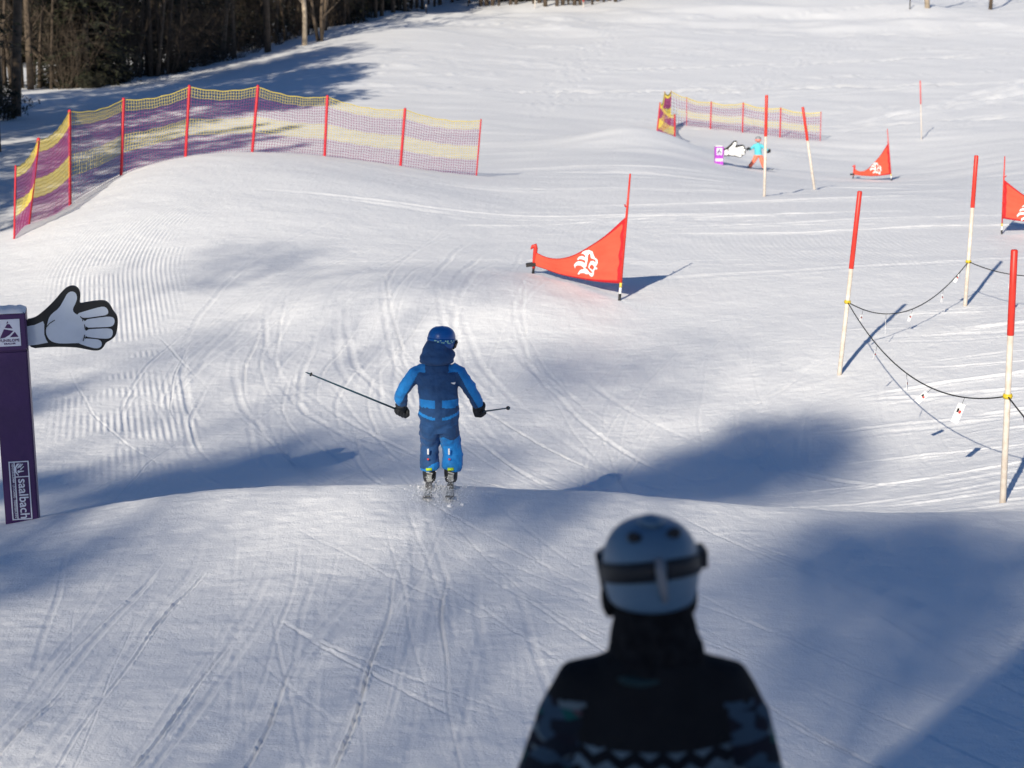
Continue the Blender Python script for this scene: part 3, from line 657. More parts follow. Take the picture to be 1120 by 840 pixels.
# ------------------------------------------------------------------ gate flags
LION = [ # white strokes of the emblem, in a 1000 x 840 field, y down
 [(455,215),(500,190),(600,210),(680,265),(745,310),(805,340),(812,400),(805,455),(770,480),(740,440),(755,400),(745,350),(700,340),(660,335),(600,310),(560,262),(500,262)],
 [(280,295),(330,250),(400,215),(470,205),(520,260),(510,300),(505,400),(510,480),(545,545),(610,600),(560,640),(480,600),(435,570),(450,520),(450,450),(455,380),(450,330),(400,300),(340,285)],
 [(215,400),(250,350),(330,325),(400,330),(470,350),(470,420),(420,400),(340,385),(280,390),(230,420)],
 [(145,520),(170,470),(230,440),(320,430),(400,440),(470,470),(470,560),(420,520),(340,505),(260,510),(210,530),(180,578)],
 [(280,670),(310,610),(370,575),(450,560),(560,600),(600,625),(540,645),(460,635),(390,640),(340,655),(310,682)],
 [(600,300),(660,330),(640,345),(610,330)],
 [(580,420),(610,385),(680,375),(740,400),(780,470),(840,485),(830,515),(770,520),(740,560),(720,640),(690,670),(650,678),(610,650),(575,625),(600,600),(660,610),(700,590),(640,550),(590,510),(572,465)],
]
LIONHOLES = [[(640,490),(690,485),(715,505),(690,520),(655,510)], [(680,425),(730,420),(700,440)]]
def gate_flag(TB, TT, SB, stubh, f_top, f_bot, label, emblem, dirn=1, sagk=1.0, group=None, ribs=True):
    """TB/TT tall pole base and top, SB stub base; the banner spans fractions f_top..f_bot of the tall pole"""
    root = empty('gate_flag', tuple(TB), label, 'gate flag', group); O = TB
    T0 = TT-TB; S0 = SB-TB; d = T0.normalized(); k = T0.length/1.95
    m = MB(); m.tube([-d*.1, d*.10*k], .022*k, 10, 0); m.build('pole_foot', M['black'], root, True)
    m = MB(); m.tube([d*.06*k, d*.20*k], .020*k, 10, 0); m.build('pole_base', M['white'], root, True)
    m = MB(); m.tube([d*.195*k, d*.27*k], .0215*k, 10, 0); m.build('tape', M['yellow'], root, True)
    m = MB(); m.tube([d*.2*k, T0*.72, T0], [.019*k, .019*k, .013*k], 10, 0); m.build('pole', M['red'], root, True)
    m = MB(); c = T0*.74; x = (S0.normalized()); m.tube([c - x*.02*k, c + x*.05*k, c+x*.06*k+Vector((0,0,.03*k))], .012*k, 6); m.build('clip', M['redfoam'], root, True)
    # stub pole with curled top
    up = Vector((.10*dirn, 0, 1)).normalized(); h = stubh
    m = MB(); m.tube([S0-up*.1, S0+up*h*.18, S0+up*h*.20], [.022*k, .02*k, .02*k], 8, 0); m.build('stub_foot', M['black'], root, True)
    m = MB(); st = S0+up*h; m.tube([S0+up*h*.18, S0+up*h*.5, S0+up*h*.9, st+Vector((-.012*dirn, 0, .0)), st+Vector((-.05*dirn, 0, -.015)), st+Vector((-.085*dirn, 0, -.06))], [.024*k, .032*k, .036*k, .04*k, .03*k, .012*k], 10, 0); m.build('stub_pole', M['red'], root, True)
    m = MB(); m.box(S0+up*h*.33, (.26*k, .09*k, .055*k), Matrix.Rotation(-.12*dirn, 3, 'Y')); m.build('strap', M['black'], root)
    # banner surface, billowed; u 0 at the stub, 1 at the tall pole
    bt0, bb0 = S0+up*h*.78, S0+up*h*.28; bt1, bb1 = T0*f_top, T0*f_bot
    nrm = (S0.cross(Vector((0, 0, 1)))).normalized()
    if nrm.y > 0: nrm = -nrm
    NU, NV = 48, 20
    def top(u): z = bt0.lerp(bt1, u); e = u*(1-u); sagv = (bt1.z-bt0.z)*1.55*e*sagk*(1.2-.6*u); return z - Vector((0, 0, sagv))
    def bot(u): return bb0.lerp(bb1, u) - Vector((0, 0, .06*k*math.sin(math.pi*u)))
    def W(u, v, off=0.0):
        p = top(u).lerp(bot(u), v)
        w = .030*k*math.sin(math.pi*u)*math.sin(math.pi*v) + .008*k*math.sin(9*v + 2.5*u)*math.sin(math.pi*u) + .020*k*math.sin(22*v-9*u+1.5*math.sin(5*u))*u*(1-v*.5) + .016*k*math.sin(16*u+3*v)*(1-u)*v + .010*k*math.sin(36*v+6*u)*u*v
        return p + nrm*(w + off)
    m = MB(); n = 0
    for side, off in ((0, .003), (1, -.003)):
        for i in range(NU+1):
            for j in range(NV+1): m.v.append(tuple(W(i/NU, j/NV, off)))
    NN = (NU+1)*(NV+1); idx = lambda s_, i, j: s_*NN + i*(NV+1) + j
    for i in range(NU):
        for j in range(NV):
            mi = 1 if (j == 0 or i >= NU-2 or j == NV-1) else 0
            m.f.append((idx(0,i,j), idx(0,i+1,j), idx(0,i+1,j+1), idx(0,i,j+1))); m.m.append(mi)
            m.f.append((idx(1,i,j+1), idx(1,i+1,j+1), idx(1,i+1,j), idx(1,i,j))); m.m.append(mi)
    ring = [(i, 0) for i in range(NU)] + [(NU, j) for j in range(NV)] + [(i, NV) for i in range(NU, 0, -1)] + [(0, j) for j in range(NV, 0, -1)]
    for a, b in zip(ring, ring[1:]+ring[:1]): m.f.append((idx(0,*a), idx(0,*b), idx(1,*b), idx(1,*a))); m.m.append(1)
    bn = m.build('banner', [M['banner'], M['bannerhem']], root, True, fix=True)
    if emblem:
        u0, u1, v0, v1, flip = emblem
        e = MB()
        def q3(px, py, off):
            fu = px/1000.0; fv = py/840.0
            if flip: fu = 1-fu
            # place in absolute height so that the drawing is not sheared by the cut of the cloth
            uu = u0 + (u1-u0)*fu; zt = C0.z + (0.5-fv)*Hh
            tt, bb = top(uu), bot(uu); vv = (tt.z-zt)/(tt.z-bb.z)
            return W(uu, max(.02, min(.98, vv)), off)
        C0 = top((u0+u1)/2).lerp(bot((u0+u1)/2), (v0+v1)/2); Hh = (S0*(u1-u0)).length*.84*1.02
        for k_, (st_, off, mi) in enumerate([(s__, .010, 0) for s__ in LION] + [(s__, .0135, 1) for s__ in LIONHOLES]):
            pts = [q3(px, py, off) for px, py in st_]
            n = len(e.v); e.v += [tuple(p) for p in pts] + [tuple(p - nrm*.002) for p in pts]; L = len(pts)
            e.f.append(tuple(range(n, n+L))); e.m.append(mi); e.f.append(tuple(range(n+2*L-1, n+L-1, -1))); e.m.append(mi)
            for a in range(L): b_ = (a+1) % L; e.f.append((n+b_, n+a, n+L+a, n+L+b_)); e.m.append(mi)
        me = e.mesh('emblem', [M['white'], M['banner']], False, False)
        bm = bmesh.new(); bm.from_mesh(me); bmesh.ops.triangulate(bm, faces=[f for f in bm.faces if len(f.verts) > 4], ngon_method='EAR_CLIP'); bmesh.ops.recalc_face_normals(bm, faces=bm.faces); bm.to_mesh(me); bm.free()
        eo = bpy.data.objects.new('emblem', me); C.objects.link(eo); eo.parent = bn
    return root
TB, TT = pole_at(677.5, 329, 689.3, 190, y=30.9); SB = near(583, 299, 30.5, 34.0)
gate_flag(TB, TT, SB, .47, .66, .13, 'largest red lion gate flag standing in the bowl in front of the skier', (.42, .81, .36, .56, False))
TB, TT = pole_at(975, 200, 970.5, 141, y=75.5); SB = near(933, 195, 74.5, 77.5)
gate_flag(TB, TT, SB, .50, .73, .13, 'smallest red lion gate flag, right of the snowboarder', (.42, .86, .30, .60, False))
TB, TT = pole_at(1095.5, 256, 1099, 171, ymin=36); SB = TB + Vector((1.6, .4, 0)); SB.z = G(SB.x, SB.y)
gate_flag(TB, TT, SB, .55, .70, .20, 'red lion gate flag cut off by the right edge', (.47, .88, .46, .66, True), dirn=-1)
# ------------------------------------------------------------------ pointing-hand signs
HS = 8.4*122.0    # drawing units per metre
def text_mesh(body, size, align='CENTER', bold=0.0):
    cu = bpy.data.curves.new('t', 'FONT'); cu.body = body; cu.size = size; cu.align_x = align; cu.align_y = 'CENTER'; cu.extrude = .0012; cu.offset = bold
    ob = bpy.data.objects.new('t', cu); C.objects.link(ob); dg = bpy.context.evaluated_depsgraph_get(); dg.update()
    me = bpy.data.meshes.new_from_object(ob.evaluated_get(dg)); bpy.data.objects.remove(ob); return me
def add_text(parent, name, body, size, loc, rot, m, bold=0.0, sx=1.0):
    me = text_mesh(body, size, 'CENTER', bold); me.materials.clear(); me.materials.append(m)
    R = rot.to_4x4(); me.transform(Matrix.Translation(loc) @ R @ Matrix.Diagonal((sx, 1, 1, 1)))
    o = bpy.data.objects.new(name, me); C.objects.link(o); o.parent = parent; return o
RX = Matrix.Rotation(math.radians(90), 3, 'X')
def hand_sign(base, rz, height, scale, label, small=False, lean=0.0):
    root = empty('hand_sign', tuple(base), label, 'sign', rz=rz); root.scale = (scale,)*3; root.rotation_euler = (0, lean, rz)
    w = .285; H = height; capb = H-.335
    pm = M['sign_sunlit'] if small else M['sign']
    def bevbox(name, c, d, m, bev=.012, parent=root):
        b = MB(); b.box(c, d); me = b.mesh(name, m, False); bm = bmesh.new(); bm.from_mesh(me); bmesh.ops.bevel(bm, geom=list(bm.edges), offset=bev, segments=2, affect='EDGES'); bm.to_mesh(me); bm.free()
        o = bpy.data.objects.new(name, me); C.objects.link(o); o.parent = parent; return o
    sh = bevbox('post', (0, 0, (capb-.3)/2), (w, w, capb+.3), pm); cap = bevbox('head', (0, 0, capb+.168), (w+.012, w+.012, .33), pm)
    fy = -w/2
    # snow lying on the head
    sc_ = MB(); N = 10
    for i in range(N+1):
        for j in range(N+1):
            x = (i/N-.5)*(w+.01); y = (j/N-.5)*(w+.01); e = min(i, N-i, j, N-j)/2.0; sc_.v.append((x, y, H-.006 + .032*min(1, e**.5 if e > 0 else 0)+.006*math.sin(i*1.9+j*1.3)*(e > 0)))
    for i in range(N):
        for j in range(N): a = i*(N+1)+j; sc_.f.append((a, a+N+1, a+N+2, a+1)); sc_.m.append(0)
    sc_.build('snow_cap', SNOW, root, True)
    # logo plate on the head
    pl = MB(); pl.box((0, fy-.010, capb+.165), (.19, .008, .235)); po = pl.build('logo_plate', M['print'], root)
    U = .19/470; c0 = Vector((0, fy-.0155, capb+.165))
    def L(px, py): return c0 + Vector(((px-285)*U, 0, (445-py)*U))
    g = MB()
    for poly in ([(275,190),(245,240),(290,235)], [(260,255),(205,335),(370,355),(310,255)], [(190,360),(90,560),(200,545),(300,485),(385,405)], [(410,425),(300,540),(480,540)]):
        g.prism([L(*p) for p in poly], (0, 1, 0), .002)
    g.build('logo_mark', M['printpurple'], po)
    add_text(po, 'lettering', 'FUNSLOPE', .032, L(285, 612), RX, M['printpurple'], .0006, 1.12)
    add_text(po, 'lettering', 'KRALLER', .020, L(290, 680), RX, M['printpurple'], .0006, 1.2)
    if not small:
        U = .285/340; cy = fy-.006
        def B(px, py): return Vector(((px-245)*U, cy, .045 + (735-py)*U))
        fr = MB(); t = 12
        X0, X1, Y0, Y1 = 148, 352, 95, 728
        for (a, b, c, d) in ((X0, X0+t, Y0, Y1), (X1-t, X1, Y0, Y1), (X0+t, X1-t, Y0, Y0+t), (X0+t, X1-t, Y1-t, Y1), (X0+52, X0+62, Y0+t, Y1-t), (X0+62, X1-t, 258, 268)):
            fr.box((B((a+b)/2, 0)[0], cy, B(0, (c+d)/2)[2]), ((b-a)*U, .004, (d-c)*U))
        fo = fr.build('label_frame', M['print'], root)
        ST = Matrix.Rotation(math.radians(90), 3, 'Y') @ RX      # text running downwards
        add_text(fo, 'lettering', 'saalbach', .110, B(275, 502)+Vector((0, -.001, 0)), ST, M['print'], .0015, 1.0)
        add_text(fo, 'lettering', 'HINTERGLEMM  LEOGANG  FIEBERBRUNN', .028, B(186, 410)+Vector((0, -.001, 0)), ST, M['print'], .0002, .93)
        lg = MB()
        for poly in ([(232,120),(262,118),(225,160),(222,205),(245,245),(238,250),(210,210),(208,160)], [(285,122),(295,128),(262,165),(250,160)], [(268,120),(276,124),(240,175),(232,165)], [(298,150),(302,156),(268,190),(256,184)], [(240,190),(262,198),(300,200),(296,208),(262,212),(240,222),(232,205)]):
            lg.prism([B(*p) for p in poly], (0, -1, 0), .003)
        lg.build('lion_mark', M['print'], fo)
    else:
        s_ = MB(); s_.box((0, fy-.008, capb-.12), (w-.03, .006, .09)); s_.build('label', M['print'], root)
    # the hand board
    hz0 = capb + .095; hx0 = w/2; yb = -.02
    def Hn(px, py): return Vector((hx0 + (px-228)/HS, yb, hz0 + (545-py)/HS))
    def soft(poly, it=2):
        for _ in range(it):
            q = []
            for a, b in zip(poly, poly[1:]+poly[:1]): q += [(a[0]*.75+b[0]*.25, a[1]*.75+b[1]*.25), (a[0]*.25+b[0]*.75, a[1]*.25+b[1]*.75)]
            poly = q
        return poly
    OUT = [(215,392),(300,385),(380,330),(480,240),(560,150),(610,112),(665,105),(705,140),(714,190),(704,245),(702,272),(770,260),(880,250),(935,258),(970,300),(990,350),(1020,390),(1028,440),(1018,510),(1000,575),(955,612),(908,632),(890,672),(850,702),(790,700),(700,675),(620,658),(420,645),(215,655)]
    ob = MB(); ob.prism([Hn(*p) for p in soft(OUT)], (0, 1, 0), .05); bo = ob.build('hand_board', M['outline'], root)
    face = MB()
    WR = [(228,450),(300,440),(375,410),(384,440),(380,480),(378,530),(390,575),(405,605),(320,618),(228,625)]
    PALM = [(412,430),(425,385),(455,345),(520,300),(570,220),(600,168),(640,150),(675,168),(685,215),(665,265),(638,310),(645,345),(690,375),(728,410),(740,440),(740,560),(728,590),(700,625),(640,622),(560,622),(480,615),(425,590),(397,540),(394,500),(402,465)]
    F = [[(668,357),(760,332),(880,303),(925,305),(950,345),(938,380),(860,388),(736,400),(700,385)], [(728,414),(860,400),(950,394),(990,405),(1000,440),(985,478),(950,490),(850,488),(735,487)], [(738,502),(860,500),(955,502),(978,525),(972,570),(945,594),(890,594),(800,580),(730,566)], [(722,582),(800,590),(860,602),(878,640),(860,672),(820,680),(760,662),(700,638),(668,622)]]
    for k, poly in enumerate([WR, PALM]+F):
        p_ = soft(poly, 1) if k else poly
        face.prism([Hn(*p)+Vector((0, -.004-.0012*k, 0)) for p in p_], (0, 1, 0), .003)
    ln = face
    def stroke(pts, wd):
        for a, b in zip(pts, pts[1:]):
            dx, dy = b[0]-a[0], b[1]-a[1]; l = math.hypot(dx, dy); nx, ny = -dy/l*wd/2, dx/l*wd/2
            ln.prism([Hn(*p)+Vector((0, -.014, 0)) for p in ((a[0]+nx, a[1]+ny), (b[0]+nx, b[1]+ny), (b[0]-nx, b[1]-ny), (a[0]-nx, a[1]-ny))], (0, 1, 0), .002, 1)
    for pts in ([(394,470),(430,430),(478,403)], [(700,380),(722,410),(718,425)], [(722,408),(760,406)], [(732,455),(736,505)], [(734,492),(770,492)], [(728,550),(712,605)], [(722,574),(770,577)]): stroke(pts, 7)
    face.build('glove', [M['hand'] if not small else M['white'], M['outline']], bo)
    return root
b = near(26, 571, 16.4, 17.4); b = Vector((at(25.5, 571, 16.9).x, 16.9, G(at(25.5, 571, 16.9).x, 16.9)))
hand_sign(b, math.radians(11), (at(14, 339, 16.9).z - b.z), 1.0, 'dark purple post with a pale foam hand pointing right', lean=-.012)
b = near(786, 179, 72, 80); hand_sign(b, 0, .60, 1.1, 'small distant purple sign with a white hand left of the snowboarder', True)
# ------------------------------------------------------------------ people
def remeshed(mb, name, vox, colfn, mats, sm=6, noise=0.0, nsc=.12):
    me = mb.mesh('tmp', mats[0], True); o = bpy.data.objects.new('tmp', me); C.objects.link(o)
    r = o.modifiers.new('r', 'REMESH'); r.mode = 'VOXEL'; r.voxel_size = vox
    s_ = o.modifiers.new('s', 'SMOOTH'); s_.factor = .5; s_.iterations = sm
    if noise:
        tx = bpy.data.textures.new('folds', 'CLOUDS'); tx.noise_scale = nsc; d = o.modifiers.new('d', 'DISPLACE'); d.texture = tx; d.strength = noise; d.mid_level = .5
    dg = bpy.context.evaluated_depsgraph_get(); dg.update(); res = bpy.data.meshes.new_from_object(o.evaluated_get(dg)); bpy.data.objects.remove(o)
    res.name = name; res.materials.clear()
    for m_ in mats: res.materials.append(m_)
    idx = [colfn(p.center) if colfn else 0 for p in res.polygons]; res.polygons.foreach_set('material_index', idx); smoothmesh(res)
    return res
def child(name, me, parent):
    o = bpy.data.objects.new(name, me); C.objects.link(o); o.parent = parent; return o
def helmet_mesh(name, c, r, mats, R=None, low_back=-.62, low_front=-.15, colfn=None, power=2.4, th=.012):
    nu, nv = 48, 20; m = MB(); c = Vector(c)
    for off in (0, th):
        for j in range(nv+1):
            for i in range(nu):
                ph = 2*math.pi*i/nu; front = .5+.5*math.sin(ph)
                zl = low_back + (low_front-low_back)*sstep(.62, .82, front)          # how far the shell comes down
                zz = 1 - (1-zl)*(j/nv); q = max(0, 1-abs(zz)**power)**(1/power)
                k = (1 - off/ r[0])
                if zz < 0: q = q*.35 + .65*(1-.10*zz*zz)
                m.v.append(tuple(c + (R @ Vector((r[0]*q*math.cos(ph)*k, r[1]*q*math.sin(ph)*k, r[2]*zz*k)) if R else Vector((r[0]*q*math.cos(ph)*k, r[1]*q*math.sin(ph)*k, r[2]*zz*k)))))
    NN = (nv+1)*nu
    for j in range(nv):
        for i in range(nu):
            a, b = j*nu+i, j*nu+(i+1) % nu
            mi = colfn(j/nv, 2*math.pi*i/nu) if colfn else 0
            m.f.append((a, a+nu, b+nu, b)); m.m.append(mi); m.f.append((NN+a, NN+b, NN+b+nu, NN+a+nu)); m.m.append(0)
    for i in range(nu): a, b = nv*nu+i, nv*nu+(i+1) % nu; m.f.append((a, NN+a, NN+b, b)); m.m.append(0)
    return m.mesh(name, mats, True)
def band_mesh(name, c, r, z, hgt, mats, a0, a1, R=None, th=.006, power=2.4, tiltfn=None, n=48):
    m = MB(); c = Vector(c)
    for i in range(n+1):
        ph = a0 + (a1-a0)*i/n
        zc = z + (tiltfn(ph) if tiltfn else 0)
        for k, (dz, o) in enumerate(((-.5, th), (.5, th), (.5, -.002), (-.5, -.002))):
            zz = zc + dz*hgt; nz = zz/r[2]; q = max(0, 1-abs(nz)**power)**(1/power) if nz > 0 else .35*max(0, 1-abs(nz)**power)**(1/power) + .65*(1-.10*nz*nz)
            p = Vector(((r[0]+o)*q*math.cos(ph), (r[1]+o)*q*math.sin(ph), zz)); m.v.append(tuple(c + (R @ p if R else p)))
    for i in range(n):
        for k in range(4): a = i*4+k; b = i*4+(k+1) % 4; m.f.append((a, b, b+4, a+4)); m.m.append(0)
    m.f.append((0, 1, 2, 3)); m.m.append(0); e = n*4; m.f.append((e+3, e+2, e+1, e)); m.m.append(0)
    return m.mesh(name, mats, True)
def glove(center, axis, out, side, mats, sc=1.0):
    """a gloved fist closed round a grip that runs along axis; out = away from the arm, side=+1 right"""
    A = Vector(axis).normalized(); O = Vector(out).normalized(); Sd = A.cross(O).normalized(); c = Vector(center); m = MB()
    f = lambda a, o, s_: c + A*a*sc + O*o*sc + Sd*s_*sc
    m.tube([f(0, -.085, .012), f(0, -.05, .02), f(.0, -.015, .026), f(0, .012, .024)], [(.030*sc, .034*sc), (.030*sc, .036*sc), (.024*sc, .044*sc), (.016*sc, .040*sc)], 12)
    for q, (aa, ln) in enumerate(((.033, 1.0), (.011, 1.08), (-.011, 1.0), (-.033, .85))):
        m.tube([f(aa, -.004, .026), f(aa, .026*ln, .020), f(aa, .034*ln, -.004), f(aa, .018*ln, -.024), f(aa, -.004, -.022)], [.0125*sc, .0125*sc, .012*sc, .011*sc, .008*sc], 8)
    m.tube([f(.03, -.045, .012), f(.048, -.022, -.006), f(.046, .006, -.022), f(.034, .02, -.026)], [.014*sc, .0145*sc, .0125*sc, .009*sc], 8)
    return m
def pole_mesh(grip, tip, r=.0065):
    g = Vector(grip); t = Vector(tip); d = (t-g).normalized(); root = []
    sh = MB(); sh.tube([g, g.lerp(t, .5), t-d*.02, t], [r, r*.9, r*.7, .002], 8)
    gr = MB(); gr.tube([g-d*.055, g-d*.045, g-d*.02, g+d*.045, g+d*.06], [.010, .017, .0135, .013, .010], 10)
    bk = MB(); bk.tube([t-d*.062, t-d*.06, t-d*.054, t-d*.05], [.008, .017, .017, .008], 14)
    return sh, gr, bk
def ski_pole(grip, tip, label, r=.0065, mshaft=None):
    g = Vector(grip); root = empty('ski_pole', tuple(g), label, 'ski pole'); a, b, c = pole_mesh((0, 0, 0), Vector(tip)-g, r)
    a.build('shaft', mshaft or M['polem'], root, True); b.build('grip', M['black'], root, True); c.build('basket', M['black'], root, True)
def ski(base, d, up, length, width, label, mats, back=.42, tipm=None):
    d = Vector(d).normalized(); up = Vector(up).normalized(); sd = d.cross(up).normalized(); up = sd.cross(d).normalized(); base = Vector(base)
    root = empty('ski', tuple(base), label, 'ski'); m = MB(); N = 26; L = length
    for i in range(N+1):
        t = i/N; s_ = -back*L + L*t; w = width*(.5+.5*abs(2*t-1)**1.6)*(1 if t < .93 else max(.12, (1-(t-.93)/.075)**.5 if t < 1 else .12)); w *= (1 if t > .03 else .75)
        rise = .10*max(0, (t-.86)/.14)**2 + .025*max(0, (.06-t)/.06)
        for dx, dz in ((-.5, 0), (.5, 0), (.42, .012), (-.42, .012)): m.v.append(tuple(d*s_ + sd*w*dx + up*(rise+dz)))
    for i in range(N):
        for k in range(4): a = i*4+k; b = i*4+(k+1) % 4; m.f.append((a, b, b+4, a+4)); m.m.append(1 if k == 2 else 0)
    m.f += [(0, 1, 2, 3), tuple(N*4+k for k in (3, 2, 1, 0))]; m.m += [0, 0]
    m.build('blade', mats, root)
    Rm = Matrix((sd, d, up)).transposed()
    b = MB(); b.box(d*.13+up*.028, (.05, .06, .032), Rm); b.box(d*-.17+up*.03, (.055, .08, .036), Rm); b.box(d*-.2+up*.055, (.035, .03, .03), Rm); b.box(d*-.02+up*.017, (.045, .3, .01), Rm)
    b.build('binding', M['bindm'], root)
    return root
M['polem'] = mat('blue_black_pole', (0.012, 0.05, 0.075), .4, .1); M['bindm'] = mat('binding', (.10, .10, .10), .5, .2)
M['navy'] = mat('navy_cloth', (0.012, 0.064, 0.185), .8, .18, 9, .014, 11, sheen=.1); M['blue'] = mat('bright_blue_cloth', (0.008, 0.22, 0.60), .75, .15, 9, .014, 11, sheen=.1)
M['hblue'] = mat('blue_helmet', (0.006, 0.09, 0.33), .35, .15, 6); M['glovem'] = mat('black_glove', (0.010, 0.012, 0.016), .7, .3, 30, .003, 60)
M['bootm'] = mat('black_boot', (.02, .02, .022), .4, .3); M['bootg'] = mat('grey_boot', (.42, .43, .42), .4, .2, 25); M['neon'] = mat('neon_yellow', (.52, .75, .03), .5, .05)
M['mint'] = mat('mint_print', (.30, .60, .50), .6, .1); M['lens'] = mat('goggle_lens', (.25, .10, .02), .15, .2, coat=.8)
# ---------------- the skier in blue
KZ = .905
def skier():
    y0 = 16.62; x0 = at(481, 535, y0).x; z0 = G(x0, y0) + .035; base = Vector((x0, y0, z0))
    m = MB()
    tw = Vector
    m.tube([(0,.0,.50),(0,0,.58),(0,-.015,.68),(0,-.005,.80),(-.01,.015,.93),(-.02,.035,1.05),(-.02,.05,1.13),(-.015,.06,1.18)], [(.10,.10),(.165,.115),(.178,.125),(.172,.115),(.172,.115),(.188,.12),(.160,.105),(.07,.07)], 20)
    m.tube([(-.01,.06,1.14),(.0,.075,1.22),(.015,.09,1.28)], [.06,.055,.055], 12)
    m.ell((.022,.10,1.36), (.085,.10,.115))
    # arms
    m.tube([(-.13,.05,1.10),(-.195,.04,1.06),(-.268,.04,.97),(-.325,.06,.87),(-.335,.11,.78),(-.325,.14,.715)], [.066,.072,.064,.058,.053,.042], 14)
    m.tube([(.10,.05,1.11),(.165,.04,1.07),(.23,.035,.97),(.285,.055,.87),(.322,.10,.78),(.340,.13,.715)], [.066,.072,.064,.058,.053,.042], 14)
    # legs
    m.tube([(-.075,-.02,.60),(-.085,0,.50),(-.084,.065,.38),(-.088,.040,.26),(-.086,-.005,.16),(-.084,-.005,.135)], [(.092,.105),(.089,.10),(.080,.095),(.082,.092),(.090,.094),(.080,.085)], 16)
    m.tube([(.075,-.02,.60),(.085,0,.50),(.098,.065,.38),(.112,.040,.26),(.108,-.005,.16),(.102,-.005,.135)], [(.092,.105),(.092,.10),(.086,.098),(.090,.096),(.094,.094),(.082,.085)], 16)
    # nose and chin so the face is a face
    hd = Vector((.5, .87, 0)).normalized(); m.ell(Vector((.022,.10,1.335))+hd*.10, (.014,.014,.02)); m.ell(Vector((.022,.10,1.275))+hd*.07, (.035,.035,.028))
    def col(c):
        x, y, z = c
        if z > 1.23 and (Vector((x, y, 0))-Vector((.022, .10, 0))).dot(hd) > .0: return 2
        if z < .64:
            if x > 0.005:
                edge = .455 + .12*(x-.09) + .02*math.sin(x*40)
                return 1 if z < edge else 0
            return 1 if z < .185 + .03*math.sin((x+.09)*25) else 0
        if abs(x) < .175 and z < .86:
            if abs(x-.0) < .028: return 0
            if .765 < z < .835: return 1
            if .655 < z - 1.6*(abs(x)-.08)**2 - .25*(abs(x)-.08)*1 + 0*z < .685: return 1
            return 0
        # sleeve stripe on the outer upper side
        if x < -.02:
            ax = -.15 - (1.13-z)*.50; return 1 if (z > .72 and x < ax + .0 and x < -.12) or (z > 1.09 and x < -.115) else 0
        ax = .135 + (1.13-z)*.46; return 1 if (x > ax + .012 and x > .11) or (z > 1.09 and x > .085) else 0
    body = child('person', remeshed(m, 'person', .0085, col, [M['navy'], M['blue'], M['skin']], 3, .028, .075), None)
    body.location = base; body.scale = (1, 1, KZ); tag(body, 'skier in a two-tone blue suit seen from behind, arms spread holding poles', 'person')
    # hood, hanging behind the neck
    h = MB(); h.ell((-.022,.01,1.220), (.146,.105,.080)); h.ell((-.030,.015,1.28), (.114,.098,.090)); h.ell((.03,.03,1.245), (.115,.10,.075)); h.ell((-.02,.05,1.18), (.155,.10,.045)); h.ell((-.02,.03,1.33),(.105,.09,.075))
    child('hood', remeshed(h, 'hood', .008, None, [M['navy']], 22, .014, .09), body)
    Rh = Matrix.Rotation(math.radians(-32), 3, 'Z') @ Matrix.Rotation(math.radians(-8), 3, 'X')
    hc = (.022,.095,1.385); hr = (.114,.130,.122)
    hm = child('helmet', helmet_mesh('helmet', hc, hr, [M['hblue']], Rh, -.75, .1), body)
    child('goggle_strap', band_mesh('goggle_strap', hc, hr, -.012, .042, [M['hblue']], math.radians(-215), math.radians(35), Rh, .004), body)
    # mint blocks printed on the strap
    pm = MB(); rr = random.Random(4)
    for a_, z_, wd, hh in ((-78,.004,9,.010),(-66,-.006,7,.012),(-56,.006,6,.009),(-46,-.012,14,.008),(-36,.004,5,.012),(-27,.0,7,.022),(-20,-.016,14,.009),(-10,.006,5,.014),(-4,-.01,7,.012),(6,.004,6,.01)):
        bm_ = band_mesh('x', hc, hr, -.012+z_, hh, [M['mint']], math.radians(a_-wd/2), math.radians(a_+wd/2), Rh, .0062, n=4); b0 = len(pm.v)
        pm.v += [tuple(v.co) for v in bm_.vertices]; pm.f += [tuple(b0+i for i in p.vertices) for p in bm_.polygons]; pm.m += [0]*len(bm_.polygons); bpy.data.meshes.remove(bm_)
    pm.build('strap_print', M['mint'], body)
    gg = child('goggles', band_mesh('goggles', hc, (.118,.134,.112), -.05, .085, [M['bootm']], math.radians(22), math.radians(158), Rh, .018), body)
    child('lens', band_mesh('lens', hc, (.118,.134,.112), -.05, .062, [M['lens']], math.radians(36), math.radians(144), Rh, .023), gg)
    # gloves close round the grips
    GL, GR = Vector((-.335,.165,.66)), Vector((.350,.155,.655))
    TL = at(334, 407, y0-.30) - base; TR = at(558, 446, y0-.62) - base; KV = Vector((1, 1, KZ)); GLw = GL*KV; GRw = GR*KV
    aL = (GLw-TL).normalized(); aR = (GRw-TR).normalized()
    for nm, c, ax, out, sd_ in (('glove', GL, aL, (-.05,.25,-1), -1), ('glove', GR, aR, (.05,.25,-1), 1)):
        g_ = glove(c, ax, out, sd_, None, 1.35); g_.tube([c+Vector((0,-.05,.085)), c+Vector((0,-.02,.05)), c], [.050,.047,.036], 12)
        child('glove', remeshed(g_, 'glove', .006, None, [M['glovem']], 2), body)
    ski_pole(base+GLw, base+TL, 'long dark pole pointing out left from the skier in blue', .0085); ski_pole(base+GRw, base+TR, 'short looking dark pole trailing from the right hand of the skier in blue', .0075)
